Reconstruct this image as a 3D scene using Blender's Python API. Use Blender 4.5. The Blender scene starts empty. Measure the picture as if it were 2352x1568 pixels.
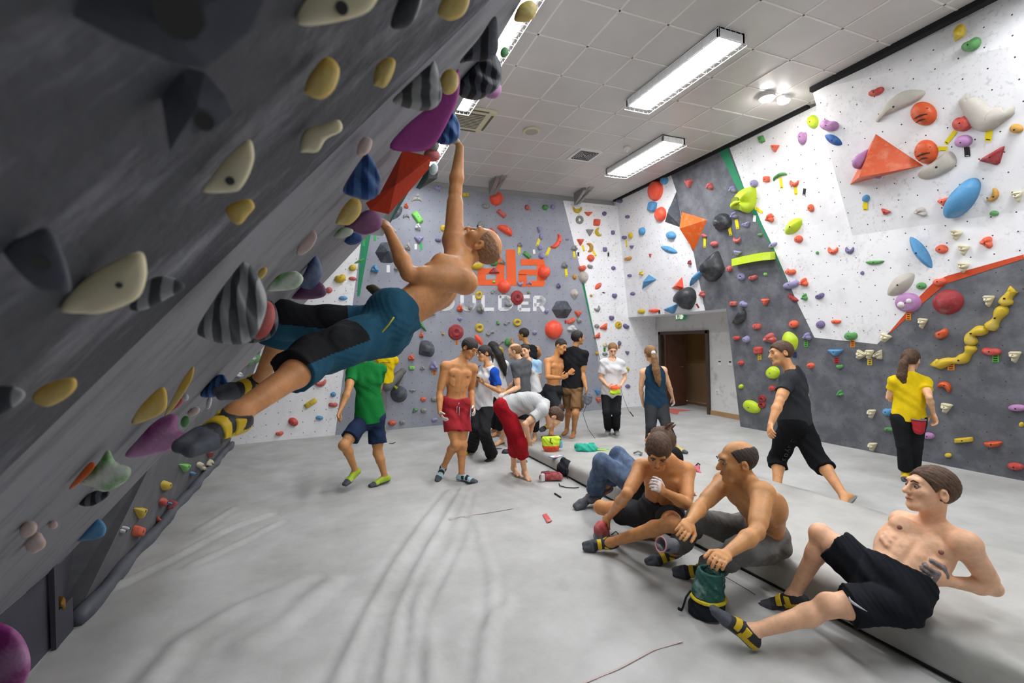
import bpy, bmesh, math, random
import numpy as np
from mathutils import Vector, Matrix
SC = bpy.context.scene
COL = SC.collection
# ---------------- camera ----------------
FPX, YAW, PIT, ROL, HC = 1075.22, .391968, -.00300763, -.0259793, 1.70
ZC = HC + .6/.186663451           # ceiling height
def _axes():
    cy, sy = math.cos(YAW), math.sin(YAW); cp, sp = math.cos(PIT), math.sin(PIT); cr, sr = math.cos(ROL), math.sin(ROL)
    f = np.array([sy*cp, cy*cp, sp]); r = np.array([cy, -sy, 0.]); u = np.cross(r, f)
    return cr*r+sr*u, -sr*r+cr*u, f
CR, CU, CF = _axes()
CAM = np.array([0., 0., HC])
cd = bpy.data.cameras.new('camera'); cam = bpy.data.objects.new('camera', cd); COL.objects.link(cam)
cd.sensor_width = 36; cd.lens = 36*FPX/2352; cd.clip_start = .03
M = Matrix(((CR[0], CU[0], -CF[0], 0), (CR[1], CU[1], -CF[1], 0), (CR[2], CU[2], -CF[2], HC), (0, 0, 0, 1)))
cam.matrix_world = M
cd.dof.use_dof = True; cd.dof.focus_distance = 3.6; cd.dof.aperture_fstop = 3.2
SC.camera = cam
# ---------------- world, exposure ----------------
w = bpy.data.worlds.new('world'); SC.world = w; w.use_nodes = True
w.node_tree.nodes['Background'].inputs[0].default_value = (.93, .96, 1, 1)
w.node_tree.nodes['Background'].inputs[1].default_value = .42
SC.view_settings.view_transform = 'Standard'; SC.view_settings.look = 'None'
SC.view_settings.gamma = 1; SC.view_settings.exposure = 0.12
LAMP = 42.0
SPOT = 110.0
# ---------------- pixel helpers ----------------
def ray(x, y): return CF+(x-1176)/FPX*CR-(y-784)/FPX*CU
def on(x, y, n, d):
    v = ray(x, y); n = np.array(n, float); return CAM+v*((d-n@CAM)/(n@v))
def fl(x, y, z=0.): return on(x, y, (0, 0, 1), z)
def dep(x, y, d): return CAM+ray(x, y)*d
def depth_of(p): return float((np.array(p)-CAM)@CF)
def unit(v): v = np.array(v, float); return v/max(1e-9, np.linalg.norm(v))
# planes: normal (into the room) and offset, n.X = d
PE = (np.array([1, 0, .128]), 7.15)
PB = (np.array([0, 1, .055]), 9.42)
PA = (np.array([1, 0, -.88]), -1.846)
PC = (np.array([1, 0, -.33]), -1.48)
# ---------------- materials ----------------
MATS = {}
def srgb(c):
    return tuple((x/255/12.92 if x/255 <= .04045 else ((x/255+.055)/1.055)**2.4) for x in c)
def mat(name, col, rough=.6, noise=0., nscale=4., col2=None, bump=0., bscale=30., metal=0., emit=None, spec=.4, sss=0., thr=None, dots=None, coat=0, streak=0, scuff=0):
    if name in MATS: return MATS[name]
    m = bpy.data.materials.new(name); MATS[name] = m; m.use_nodes = True
    nt = m.node_tree; N = nt.nodes; L = nt.links; b = N['Principled BSDF']
    c = (*srgb(col), 1)
    b.inputs['Base Color'].default_value = c; b.inputs['Roughness'].default_value = rough
    b.inputs['Metallic'].default_value = metal; b.inputs['Specular IOR Level'].default_value = spec
    if sss: b.inputs['Subsurface Weight'].default_value = sss; b.inputs['Subsurface Radius'].default_value = (.012, .005, .003); b.inputs['Subsurface Scale'].default_value = 1
    if coat: b.inputs['Coat Weight'].default_value = coat
    if emit: b.inputs['Emission Color'].default_value = (*srgb(emit[:3]), 1); b.inputs['Emission Strength'].default_value = emit[3]
    tc = N.new('ShaderNodeTexCoord')
    cur = None
    if noise or col2:
        nz = N.new('ShaderNodeTexNoise'); nz.inputs['Scale'].default_value = nscale; nz.inputs['Detail'].default_value = 6; nz.inputs['Roughness'].default_value = .65
        if streak:
            m1 = N.new('ShaderNodeMapping'); m1.inputs['Rotation'].default_value = (0, -.722, 0); m2 = N.new('ShaderNodeMapping'); m2.inputs['Scale'].default_value = (1, 1, streak)
            L.new(tc.outputs['Object'], m1.inputs[0]); L.new(m1.outputs[0], m2.inputs[0]); L.new(m2.outputs[0], nz.inputs['Vector'])
        else: L.new(tc.outputs['Object'], nz.inputs['Vector'])
        rp = N.new('ShaderNodeValToRGB'); t = thr or (.35, .68)
        rp.color_ramp.elements[0].position = t[0]; rp.color_ramp.elements[1].position = t[1]
        c2 = srgb(col2) if col2 else tuple(min(1, x*(1-noise)) for x in c[:3])
        rp.color_ramp.elements[0].color = c; rp.color_ramp.elements[1].color = (*c2, 1)
        L.new(nz.outputs['Fac'], rp.inputs['Fac']); cur = rp.outputs['Color']
    if scuff:
        fs = []
        for sc_, lo_, hi_ in ((1.5, .47, .62), (24, .54, .64)):
            n3 = N.new('ShaderNodeTexNoise'); n3.inputs['Scale'].default_value = sc_; n3.inputs['Detail'].default_value = 5; n3.inputs['Roughness'].default_value = .7; L.new(tc.outputs['Object'], n3.inputs['Vector'])
            mr = N.new('ShaderNodeMapRange'); mr.inputs[1].default_value = lo_; mr.inputs[2].default_value = hi_; L.new(n3.outputs['Fac'], mr.inputs[0]); fs.append(mr)
        mu = N.new('ShaderNodeMath'); mu.operation = 'MULTIPLY'; L.new(fs[0].outputs[0], mu.inputs[0]); L.new(fs[1].outputs[0], mu.inputs[1])
        m5 = N.new('ShaderNodeMath'); m5.operation = 'MULTIPLY'; L.new(mu.outputs[0], m5.inputs[0]); m5.inputs[1].default_value = scuff
        mx = N.new('ShaderNodeMix'); mx.data_type = 'RGBA'; L.new(m5.outputs[0], mx.inputs[0])
        if cur: L.new(cur, mx.inputs[6])
        else: mx.inputs[6].default_value = c
        mx.inputs[7].default_value = (*srgb((104, 102, 104)), 1); cur = mx.outputs[2]
    if dots:   # dark bolt holes: grid over object y (or x) and z
        ax, sp, ra = dots
        sx = N.new('ShaderNodeSeparateXYZ'); L.new(tc.outputs['Object'], sx.inputs[0])
        ss = []
        for a in ax:
            q = N.new('ShaderNodeMath'); q.operation = 'DIVIDE'; L.new(sx.outputs[a], q.inputs[0]); q.inputs[1].default_value = sp
            fr = N.new('ShaderNodeMath'); fr.operation = 'FRACT'; L.new(q.outputs[0], fr.inputs[0])
            sb = N.new('ShaderNodeMath'); sb.operation = 'SUBTRACT'; L.new(fr.outputs[0], sb.inputs[0]); sb.inputs[1].default_value = .5
            pw = N.new('ShaderNodeMath'); pw.operation = 'MULTIPLY'; L.new(sb.outputs[0], pw.inputs[0]); L.new(sb.outputs[0], pw.inputs[1]); ss.append(pw)
        ad = N.new('ShaderNodeMath'); ad.operation = 'ADD'; L.new(ss[0].outputs[0], ad.inputs[0]); L.new(ss[1].outputs[0], ad.inputs[1])
        lt = N.new('ShaderNodeMath'); lt.operation = 'LESS_THAN'; L.new(ad.outputs[0], lt.inputs[0]); lt.inputs[1].default_value = (ra/sp)**2
        mx = N.new('ShaderNodeMix'); mx.data_type = 'RGBA'; L.new(lt.outputs[0], mx.inputs[0])
        if cur: L.new(cur, mx.inputs[6])
        else: mx.inputs[6].default_value = c
        mx.inputs[7].default_value = (.05, .05, .055, 1); cur = mx.outputs[2]
    if cur: L.new(cur, b.inputs['Base Color'])
    if bump:
        n2 = N.new('ShaderNodeTexNoise'); n2.inputs['Scale'].default_value = bscale; n2.inputs['Detail'].default_value = 5
        L.new(tc.outputs['Object'], n2.inputs['Vector'])
        bp = N.new('ShaderNodeBump'); bp.inputs['Strength'].default_value = bump; bp.inputs['Distance'].default_value = .01
        L.new(n2.outputs['Fac'], bp.inputs['Height']); L.new(bp.outputs[0], b.inputs['Normal'])
    return m
# ---------------- object helpers ----------------
def link(name, me, parent=None, mats=(), smooth=False):
    o = bpy.data.objects.new(name, me); COL.objects.link(o)
    for m in mats: me.materials.append(m)
    if smooth: me.shade_smooth()
    if parent: o.parent = parent
    return o
def tag(o, label=None, cat=None, group=None, kind=None):
    if label: o['label'] = label
    if cat: o['category'] = cat
    if group: o['group'] = group
    if kind: o['kind'] = kind
    return o
def empty(name, loc=(0, 0, 0), label=None, cat=None, group=None):
    o = bpy.data.objects.new(name, None); COL.objects.link(o); o.location = Vector(loc); o.empty_display_size = .1
    return tag(o, label, cat, group)
class MB:
    """collects faces, makes one mesh"""
    def __init__(s): s.v = []; s.f = []; s.mi = []
    def add(s, vs, fs, mi=0):
        b = len(s.v); s.v += [tuple(map(float, p)) for p in vs]; s.f += [tuple(b+i for i in f) for f in fs]; s.mi += [mi]*len(fs); return s
    def poly(s, pts, mi=0): return s.add(pts, [tuple(range(len(pts)))], mi)
    def box(s, c, h, R=None, mi=0):
        R = np.eye(3) if R is None else np.array(R)   # rows = axes
        vs = [np.array(c)+sum(R[k]*h[k]*q[k] for k in range(3)) for q in [(-1,-1,-1),(1,-1,-1),(1,1,-1),(-1,1,-1),(-1,-1,1),(1,-1,1),(1,1,1),(-1,1,1)]]
        return s.add(vs, [(0,3,2,1),(4,5,6,7),(0,1,5,4),(1,2,6,5),(2,3,7,6),(3,0,4,7)], mi)
    def tube(s, pts, r, n=8, mi=0, closed=False):
        pts = [np.array(p, float) for p in pts]; k = len(pts); rs = r if hasattr(r, '__len__') else [r]*k
        t0 = unit(pts[1]-pts[0]); a = unit(np.cross(t0, (0, 0, 1) if abs(t0[2]) < .9 else (1, 0, 0))); vs = []
        for i, p in enumerate(pts):
            t = unit(pts[min(i+1, k-1)]-pts[max(i-1, 0)]); a = unit(a-t*(a@t)); b = np.cross(t, a)
            vs += [p+rs[i]*(math.cos(q*2*math.pi/n)*a+math.sin(q*2*math.pi/n)*b) for q in range(n)]
        fs = [(i*n+q, i*n+(q+1) % n, (i+1)*n+(q+1) % n, (i+1)*n+q) for i in range(k-1) for q in range(n)]
        fs += [tuple(range(n))[::-1], tuple((k-1)*n+q for q in range(n))]
        return s.add(vs, fs, mi)
    def prism(s, pts, off, mi=0):
        k = len(pts); pts = [np.array(p, float) for p in pts]; off = np.array(off, float)
        return s.add(pts+[p+off for p in pts], [tuple(range(k))[::-1], tuple(range(k, 2*k))]+[(i, (i+1) % k, k+(i+1) % k, k+i) for i in range(k)], mi)
    def build(s, name, mats, parent=None, smooth=False, bevel=0, origin=None):
        me = bpy.data.meshes.new(name)
        o0 = np.zeros(3) if origin is None else np.array(origin, float)
        me.from_pydata([tuple(np.array(p)-o0) for p in s.v], [], s.f)
        if not isinstance(mats, (list, tuple)): mats = [mats]
        o = link(name, me, None, mats, smooth)
        for p, i in zip(me.polygons, s.mi): p.material_index = i
        bm = bmesh.new(); bm.from_mesh(me); bmesh.ops.recalc_face_normals(bm, faces=bm.faces); bm.to_mesh(me); bm.free()
        if origin is not None: o.location = Vector(o0)
        if parent:
            o.parent = parent; o.location = Vector(o0)-parent.location if parent.parent is None else Vector(o0)
        if bevel:
            md = o.modifiers.new('bevel', 'BEVEL'); md.width = bevel; md.segments = 3; md.limit_method = 'ANGLE'
        return o
def struct(o): o['kind'] = 'structure'; return o
# ================= the room =================
W_WHITE = mat('white_wall', (238, 238, 240), .75, col2=(216, 216, 218), nscale=2.2, thr=(.5, .8), bump=.08, bscale=60, dots=((1, 2), .2, .0075), scuff=.32)
W_WHITEB = mat('white_wall_back', (248, 248, 250), .75, col2=(230, 230, 232), nscale=2.2, thr=(.5, .8), bump=.08, bscale=60, dots=((0, 2), .2, .008), scuff=.34)
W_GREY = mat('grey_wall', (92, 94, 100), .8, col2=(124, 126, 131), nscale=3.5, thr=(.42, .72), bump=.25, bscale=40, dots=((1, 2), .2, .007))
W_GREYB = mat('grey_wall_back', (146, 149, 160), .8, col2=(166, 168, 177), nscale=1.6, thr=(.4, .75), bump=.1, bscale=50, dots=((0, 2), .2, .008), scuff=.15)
W_DARK = mat('dark_overhang', (76, 77, 83), .85, col2=(150, 151, 158), nscale=6.5, thr=(.5, .8), streak=.35, bump=.5, bscale=30)
W_LIGHT = mat('light_overhang', (136, 136, 142), .85, col2=(92, 92, 98), nscale=6, thr=(.52, .78), streak=.25, bump=.25, bscale=30)
W_LOW = mat('low_panel', (98, 99, 103), .85, col2=(124, 124, 126), nscale=2.5, thr=(.45, .75), bump=.2, bscale=30)
GREEN = mat('green_paint', (38, 138, 96), .7, noise=.15)
ORANGE = mat('orange_paint', (206, 78, 40), .7, noise=.12)
PLASTER = mat('plaster', (190, 189, 186), .8, noise=.1, nscale=3)
DARKGAP = mat('dark_gap', (24, 24, 26), .9)
# floor with folds in the vinyl cover
FOLDS = [([(1062,1122),(1010,1215),(960,1300),(915,1400),(884,1568)], .012, .03), ([(1035,1125),(980,1190),(905,1300),(850,1400),(772,1568)], .011, .035),
 ([(1095,1195),(1112,1260),(1130,1320),(1128,1440)], .008, .03), ([(1085,1130),(1060,1240),(975,1400),(960,1568)], -.008, .03),
 ([(1170,1380),(1120,1440),(1105,1568)], .010, .04), ([(1000,1240),(955,1380),(1000,1568)], .006, .05),
 ([(780,1120),(820,1085),(850,1080)], .006, .03), ([(1000,1100),(1060,1108),(1130,1085),(1250,1120)], .008, .04),
 ([(1090,1105),(1105,1070),(1150,1080)], .007, .03), ([(1060,1122),(1120,1105),(1180,1130),(1300,1170)], .007, .05),
 ([(1640,1480),(1740,1420),(1850,1440),(2000,1568)], .010, .05), ([(1650,1440),(1560,1500),(1500,1568)], -.008, .05),
 ([(1300,1330),(1380,1300),(1480,1330)], .006, .05), ([(1400,1360),(1440,1440),(1360,1530)], .007, .06),
 ([(620,1180),(520,1215),(380,1290),(260,1350)], .012, .03), ([(640,1200),(560,1240),(430,1300)], .008, .03), ([(700,1330),(560,1390),(420,1470),(340,1568)], .012, .06),
 ([(520,1060),(600,1080),(700,1075)], .008, .04), ([(500,1085),(600,1100),(700,1090)], .006, .03), ([(620,1150),(540,1165),(450,1220)], .008, .03),
 ([(560,1480),(650,1430),(760,1330)], .009, .07), ([(1560,1130),(1500,1090)], .0, .04)]
def seg_dist(P, A, B):
    ab = B-A; t = np.clip(((P-A)@ab)/max(1e-9, ab@ab), 0, 1); return np.linalg.norm(P-A-t[:, None]*ab, axis=1)
def fold_height(P):
    z = np.zeros(len(P))
    for px, amp, wd in FOLDS:
        L = [fl(*q)[:2] for q in px]; d = np.full(len(P), 9.)
        for a, b in zip(L, L[1:]): d = np.minimum(d, seg_dist(P, a, b))
        z += amp*1.9*(np.exp(-(d/wd)**2)-.45*np.exp(-((d-wd*1.9)/wd)**2))
    z += .005*np.sin(P[:, 0]*2.3+1.7*np.sin(P[:, 1]*1.3))*np.sin(P[:, 1]*2.1+P[:, 0])
    z += .0022*np.sin(P[:, 0]*9+2.5*np.sin(P[:, 1]*4+P[:, 0]*2))
    return z
def make_floor():
    xs = np.concatenate([np.arange(-2.2, 5.0, .035), np.arange(5.0, 8.6, .12)]); ys = np.concatenate([np.arange(-2.5, .6, .25), np.arange(.6, 6.6, .035), np.arange(6.6, 9.9, .1)])
    X, Y = np.meshgrid(xs, ys, indexing='ij'); P = np.stack([X.ravel(), Y.ravel()], 1); Z = fold_height(P)
    V = np.column_stack([P, Z]); nx, ny = len(xs), len(ys); I = np.arange(nx*ny).reshape(nx, ny)
    F = np.stack([I[:-1, :-1], I[1:, :-1], I[1:, 1:], I[:-1, 1:]], -1).reshape(-1, 4)
    me = bpy.data.meshes.new('floor'); me.from_pydata(V.tolist(), [], F.tolist())
    m = mat('mat_vinyl', (192, 192, 190), .6, col2=(166, 166, 162), nscale=1.7, thr=(.35, .7), bump=.35, bscale=7)
    return struct(link('floor', me, None, [m], True))
make_floor()
# ceiling
b = MB(); b.poly([(-3, -2.5, ZC), (8.6, -2.5, ZC), (8.6, 10, ZC), (-3, 10, ZC)])
b.box((2.8, 3.7, ZC+.06), (5.8, 6.3, .05))
cm = mat('ceiling_tile', (206, 203, 199), .33, col2=(196, 194, 190), nscale=1.2, bump=.03, bscale=5, spec=.5)
struct(b.build('ceiling', cm))
X00, Y00 = .690943*(.6/.186663451), 1.00427712*(.6/.186663451)
b = MB()
for i in range(-8, 11):
    x = X00+.6*i
    if -3 < x < 8.5: b.box((x, 3.5, ZC-.002), (.011, 6, .003))
for j in range(-9, 12):
    y = Y00+.6*j
    if -2.5 < y < 9.3: b.box((2.8, y, ZC-.002), (5.6, .011, .003))
g = b.build('trim_1', mat('ceiling_grid', (228, 224, 218), .4)); struct(g)
def pp(pl, L, e=0.): return [on(x, y, pl[0], pl[1])+e for x, y in L]
def off(pl, pts, e):       # move points into the room along the plane normal
    n = unit(pl[0]); return [np.array(p)-n*e for p in pts]
# back wall (painted panel)
def bx(x, z): return np.array([x, 9.42-.055*z, z])
ztop = 4.77
b = MB(); b.poly([bx(-2.2, 0), bx(8.2, 0), bx(8.2, ztop), bx(-2.2, ztop)], 0)
def bz(px, z0): q = on(*px, *PB); return bx(q[0], z0)
lb = lambda L: off(PB, pp(PB, L), .003)
b.poly(off(PB, [bx(-2.2, 0), bz((769, 985), 0), on(831, 541, *PB), bx(1.35, ztop), bx(-2.2, ztop)], .003), 1)
b.poly(off(PB, [on(831, 541, *PB), on(820, 680, *PB), on(826, 680, *PB), on(851, 541, *PB), bx(1.6, ztop), bx(1.35, ztop)], .004), 2)
b.poly(off(PB, [bz((1396, 935), 0), bx(8.2, 0), bx(8.2, ztop), bz((1293, 460), ztop), on(1342, 652, *PB)], .003), 1)
b.poly(lb([(1336, 648), (1342, 652), (1391, 885), (1383, 860)]), 2)
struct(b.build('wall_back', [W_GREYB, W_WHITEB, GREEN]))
b = MB(); b.box((3, 9.38, 4.85), (5.6, .1, .09)); struct(b.build('trim_2', PLASTER))
# right wall
def ex(y, z): return np.array([7.15-.128*z, y, z])
yd = 6.38; zd = 2.17
b = MB(); b.poly([ex(-2.5, 0), ex(yd, 0), ex(yd, zd), ex(9.31, zd), ex(9.31, ZC), ex(-2.5, ZC)], 0)
le = lambda L, e=.003: off(PE, pp(PE, L), e)
b.poly(off(PE, [ex(9.31, zd), ex(9.31, ZC-.01), on(1541, 401, *PE), on(1554, 440, *PE), on(1571, 530, *PE), on(1593, 580, *PE), on(1617, 700, *PE), ex(6.88, zd)], .003), 1)
b.poly(le([(1651, 346), (1668, 380), (1691, 428), (1729, 490), (1767, 558), (1790, 610), (1812, 652), (1800, 625), (1777, 571), (1757, 530), (1737, 482), (1709, 430), (1687, 380), (1670, 337)], .004), 2)
far = on(2352, 590, *PE); f2 = on(2160, 640, *PE); ext = f2+(far-f2)*4
b.poly(off(PE, [on(1676, 340, *PE), on(1709, 430, *PE), on(1778, 571, *PE), on(1830, 691, *PE), on(1871, 775, *PE), on(2015, 790, *PE), on(2045, 760, *PE), on(2150, 650, *PE), far, ext, ex(ext[1], ZC-.01)], .003), 1)
e2 = lambda a, c: np.array(a)+(np.array(c)-np.array(a))*3
b.poly(le([(2042, 764), (2114, 679), (2146, 647), (2176, 633), (2352, 584), (2352, 594), (2174, 651), (2123, 693), (2047, 763)], .005), 3)
b.poly([ex(yd, 0), ex(yd, zd), (7.68, yd+.02, zd), (7.68, yd+.02, 0)], 1)          # side of the doorway recess
b.poly([ex(yd, zd), ex(9.31, zd), (7.68, 9.31, zd), (7.68, yd, zd)], 1)              # soffit
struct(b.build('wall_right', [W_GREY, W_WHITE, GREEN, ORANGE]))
# bulging upper panel of the right wall
A1 = on(1962, 543, *PE); A2 = on(2352, 487, *PE); A0 = on(1865, 206, (1, 0, 0), 6.09)
nD = np.cross(A2-A1, A0-A1); dD = nD@A1
A3 = on(2352, 99, nD, dD); A2x = A1+(A2-A1)*2.2; A3x = A0+(A3-A0)*2.2
b = MB(); b.poly([A1, A2x, A3x, A0], 0)
b.poly([A0, A3x, (A3x[0], A3x[1], ZC), (A0[0]-.01, A0[1], ZC)], 0)
b.poly([A1, A0, (A0[0], A0[1], ZC), ex(A0[1]+.1, ZC), ex(A1[1]+.02, A1[2])], 0)
struct(b.build('wall_right_bulge', [W_WHITE]))
b = MB(); b.box((6.50, 6.85, ZC-.02), (.045, 2.35, .02)); b.box((A0[0]+.0, A0[1]-3, ZC-.03), (.05, 3, .03))
struct(b.build('trim_3', DARKGAP))
PD = (unit(nD)*(1 if nD[0] > 0 else -1), 0); PD = (PD[0], float(PD[0]@A1))
# door recess wall
xr = 7.68; y1 = 9.15; y0 = 7.60; zt = 1.80
b = MB()
b.poly([(xr, yd, 0), (xr, y0, 0), (xr, y0, zd), (xr, yd, zd)]); b.poly([(xr, y0, zt), (xr, y1, zt), (xr, y1, zd), (xr, y0, zd)]); b.poly([(xr, y1, 0), (xr, 9.4, 0), (xr, 9.4, zd), (xr, y1, zd)])
struct(b.build('wall_recess', mat('recess_paint', (214, 213, 210), .75, col2=(180, 178, 174), nscale=5, thr=(.55, .72), bump=.1)))
b = MB(); b.box((xr-.005, (yd+y0)/2, .05), (.015, (y0-yd)/2, .05)); struct(b.build('baseboard_right', mat('pine_board', (176, 140, 98), .6, noise=.2)))
BR = mat('door_frame_brown', (72, 58, 48), .6, noise=.2); DB = mat('door_brown', (84, 50, 34), .5, noise=.25, nscale=8)
d = empty('door_1', (xr, y0, 0)); d['kind'] = 'structure'
b = MB(); b.box((xr, y0+.03, zt/2), (.05, .035, zt/2)); b.box((xr, y1-.03, zt/2), (.05, .035, zt/2)); b.box((xr, (y0+y1)/2, zt-.03), (.05, (y1-y0)/2, .035)); b.build('door_frame', BR, d)
b = MB(); b.box((xr+.30, 8.98, .88), (.30, .02, .86)); b.box((xr+.3, 8.955, .9), (.27, .006, .8)); b.build('door_leaf', DB, d)
b = MB(); b.tube([(xr+.5, 8.93, .95), (xr+.5, 8.89, .95), (xr+.4, 8.89, .95)], .009); b.build('door_handle', mat('steel', (170, 170, 170), .35, metal=1), d, True)
b = MB(); b.poly([(xr+.02, y0-.2, -.01), (xr+1.6, y0-.2, -.01), (xr+1.6, 9.6, -.01), (xr+.02, 9.6, -.01)]); b.poly([(xr+1.2, y0-.2, 0), (xr+1.2, 9.6, 0), (xr+1.2, 9.6, .98), (xr+1.2, y0-.2, .98)], 2); b.poly([(xr+1.205, y0-.2, .98), (xr+1.205, 9.6, .98), (xr+1.205, 9.6, 2.3), (xr+1.205, y0-.2, 2.3)], 1)
b.poly([(xr+.02, 9.6, 0), (xr+1.6, 9.6, 0), (xr+1.6, 9.6, 2.3), (xr+.02, 9.6, 2.3)], 1); b.poly([(xr+.02, y0-.2, 2.2), (xr+1.6, y0-.2, 2.2), (xr+1.6, 9.6, 2.2), (xr+.02, 9.6, 2.2)], 1)
struct(b.build('wall_corridor', [mat('corridor_floor', (150, 120, 90), .5), mat('corridor_wall', (150, 116, 66), .7, noise=.1), mat('corridor_dado', (168, 134, 100), .7, noise=.08)]))
# left climbing wall: kickboard, leaning panel, fascia
def ax_(x_or_z, y): z = x_or_z; return np.array([.88*z-1.846, y, z])
zk = .43; zt_ = 2.86; ya = 3.66; yb = 1.16; ys = -2.5
b = MB()
b.poly([(-1.465, ys, 0), (-1.465, ya, 0), (-1.465, ya, zk), (-1.465, ys, zk)], 2)
b.poly([ax_(zk, ys), ax_(zk, yb), ax_(zt_, yb), ax_(zt_, ys)], 0)
b.poly([ax_(zk, yb), ax_(zk, ya), ax_(2.54, ya), ax_(zt_, ya-.55), ax_(zt_, yb)], 1)
tk = np.array([-.04, 0, .03])
b.poly([ax_(zk, ya), ax_(2.54, ya), ax_(2.54, ya)+tk*2, ax_(zk, ya)+tk*2], 1)
b.poly([ax_(zk, ya)+tk*2, ax_(2.54, ya)+tk*2, (-1.5, ya+.02, 2.54), (-1.5, ya+.02, zk)], 1)
struct(b.build('wall_left_overhang', [W_DARK, W_LIGHT, mat('kick_panel', (78, 77, 88), .8, col2=(64, 64, 72), nscale=2, bump=.2)]))
# fascia from the top of the leaning panel to the ceiling
b = MB(); t0 = ax_(zt_, 0)[0]; n3 = 5.2
P0 = lambda y: np.array([t0, y, zt_]); P1 = lambda y: np.array([1.64, y, ZC]); mid = lambda y, k: P0(y)+(P1(y)-P0(y))*k
b.poly([P0(ys), P0(n3), mid(n3, .25), mid(ys, .25)], 1); b.poly([mid(ys, .25), mid(n3, .25), P1(n3), P1(ys)], 0)
b.poly([P0(n3), P1(n3), (1.3, n3, ZC), (t0-.2, n3, zt_)], 0)
struct(b.build('wall_left_fascia', [mat('fascia_white', (232, 230, 232), .7, noise=.06), mat('fascia_teal', (70, 132, 122), .7, noise=.2)]))
# lower panel beyond
b = MB()
def cx(y, z): return np.array([.33*z-1.48, y, z])
b.poly([cx(3.86, 0), cx(9.4, 0), cx(9.33, 1.67), cx(4.75, 1.67), cx(4.45, .95)], 0)
b.poly([cx(4.75, 1.67), cx(9.33, 1.67), np.array([.88*3.6-2.40, 9.2, 3.6]), np.array([.88*3.6-2.40, 6.8, 3.6])], 0)
b.poly([cx(3.86, 0), cx(4.45, .95), cx(4.75, 1.67), (-1.6, 4.75, 1.67), (-1.6, 3.86, 0)], 0)
b.poly([(-1.56, 3.5, 0), (-1.56, 4.8, 0), (-1.56, 4.8, 1.7), (-1.56, 3.5, 1.7)], 1)
struct(b.build('wall_left_lower', [W_LOW, mat('kick_panel', (0, 0, 0))]))
# padded roll along the foot of the left wall
b = MB(); pts = [(-1.43+.012*math.sin(y*5), y, .035) for y in np.arange(3.72, 9.4, .12)]
b.tube(pts, [.05+.008*math.sin(i*1.3) for i in range(len(pts))], 10)
struct(b.build('baseboard_left', mat('pad_roll', (96, 99, 108), .5, noise=.3), None, True))
b = MB(); b.box((-1.5, 3.6, .1), (.07, .09, .1)); b.box((-1.5, 3.7, .5), (.012, .012, .34)); b.box((-1.44, 3.5, .3), (.012, .02, .3)); struct(b.build('trim_4', mat('kick_trim', (66, 67, 76), .7)))

# ---------------- lamps, ceiling fittings ----------------
WM = mat('lamp_white', (232, 232, 232), .4); WIRE = mat('wire_white', (225, 225, 225), .4)
DIF = mat('lamp_diffuser', (255, 255, 255), .5, emit=(250, 252, 255, LAMP))
def lamp(x0, x1, ya, yb, label, h=.10):
    t = empty('ceiling_lamp', ((x0+x1)/2, (ya+yb)/2, ZC), label, 'lamp', 'caged fluorescent ceiling lamps')
    xc, yc = (x0+x1)/2, (ya+yb)/2; hx, hy = (x1-x0)/2, (yb-ya)/2; zb = ZC-h
    b = MB(); e = .025
    for (cx_, cy_, a, c) in ((x0+e/2, yc, e/2, hy), (x1-e/2, yc, e/2, hy), (xc, ya+e/2, hx, e/2), (xc, yb-e/2, hx, e/2)): b.box((cx_, cy_, ZC-h/2), (a, c, h/2))
    b.box((xc, yc, ZC-.01), (hx, hy, .008)); b.build('housing', WM, t)
    b = MB(); b.box((xc, yc, zb+.012), (hx-.03, hy-.03, .01)); b.build('diffuser', DIF, t)
    b = MB(); zc = zb-.03
    for x in (x0-.02, x1+.02): b.tube([(x, ya-.02, zc), (x, yb+.02, zc)], .004, 5); b.tube([(x, ya-.02, ZC-.03), (x, yb+.02, ZC-.03)], .004, 5)
    n = int((yb-ya)/.11)
    for i in range(n+1):
        y = ya-.02+(yb-ya+.04)*i/n
        b.tube([(x0-.02, y, ZC-.02), (x0-.02, y, zc)], .003, 4); b.tube([(x1+.02, y, zc), (x1+.02, y, ZC-.02)], .003, 4)
        b.tube([(x0-.02, y, zc), (x0+.06, y, zc)], .003, 4); b.tube([(x1+.02, y, zc), (x1-.06, y, zc)], .003, 4)
    for y in (ya-.02, yb+.02):
        b.tube([(x0-.02, y, zc), (x1+.02, y, zc)], .004, 5)
        for i in range(6): x = x0+(x1-x0)*i/5; b.tube([(x, y, zc), (x, y, ZC-.02)], .003, 4)
    b.build('wire_cage', WIRE, t)
lamp(3.93, 4.30, 3.66, 5.24, 'caged fluorescent ceiling lamp, the nearest and largest in view')
lamp(5.15, 5.60, 5.95, 7.55, 'caged fluorescent ceiling lamp farther off, near the corner of the room')
lamp(1.68, 1.96, 3.5, 6.1, 'caged fluorescent lamp half hidden along the top of the overhanging wall')
lamp(1.68, 1.96, 6.9, 8.5, 'caged fluorescent lamp glimpsed between the holds behind the raised hand')
for q, k in (((3.93, 4.3, -.2, 1.4), 'middle'), ((1.68, 1.96, -.2, 1.4), 'leftmost'), ((5.4, 5.75, .6, 2.0), 'rightmost')): lamp(*q, k+' caged fluorescent ceiling lamp of the row nearest the viewer')
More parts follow.
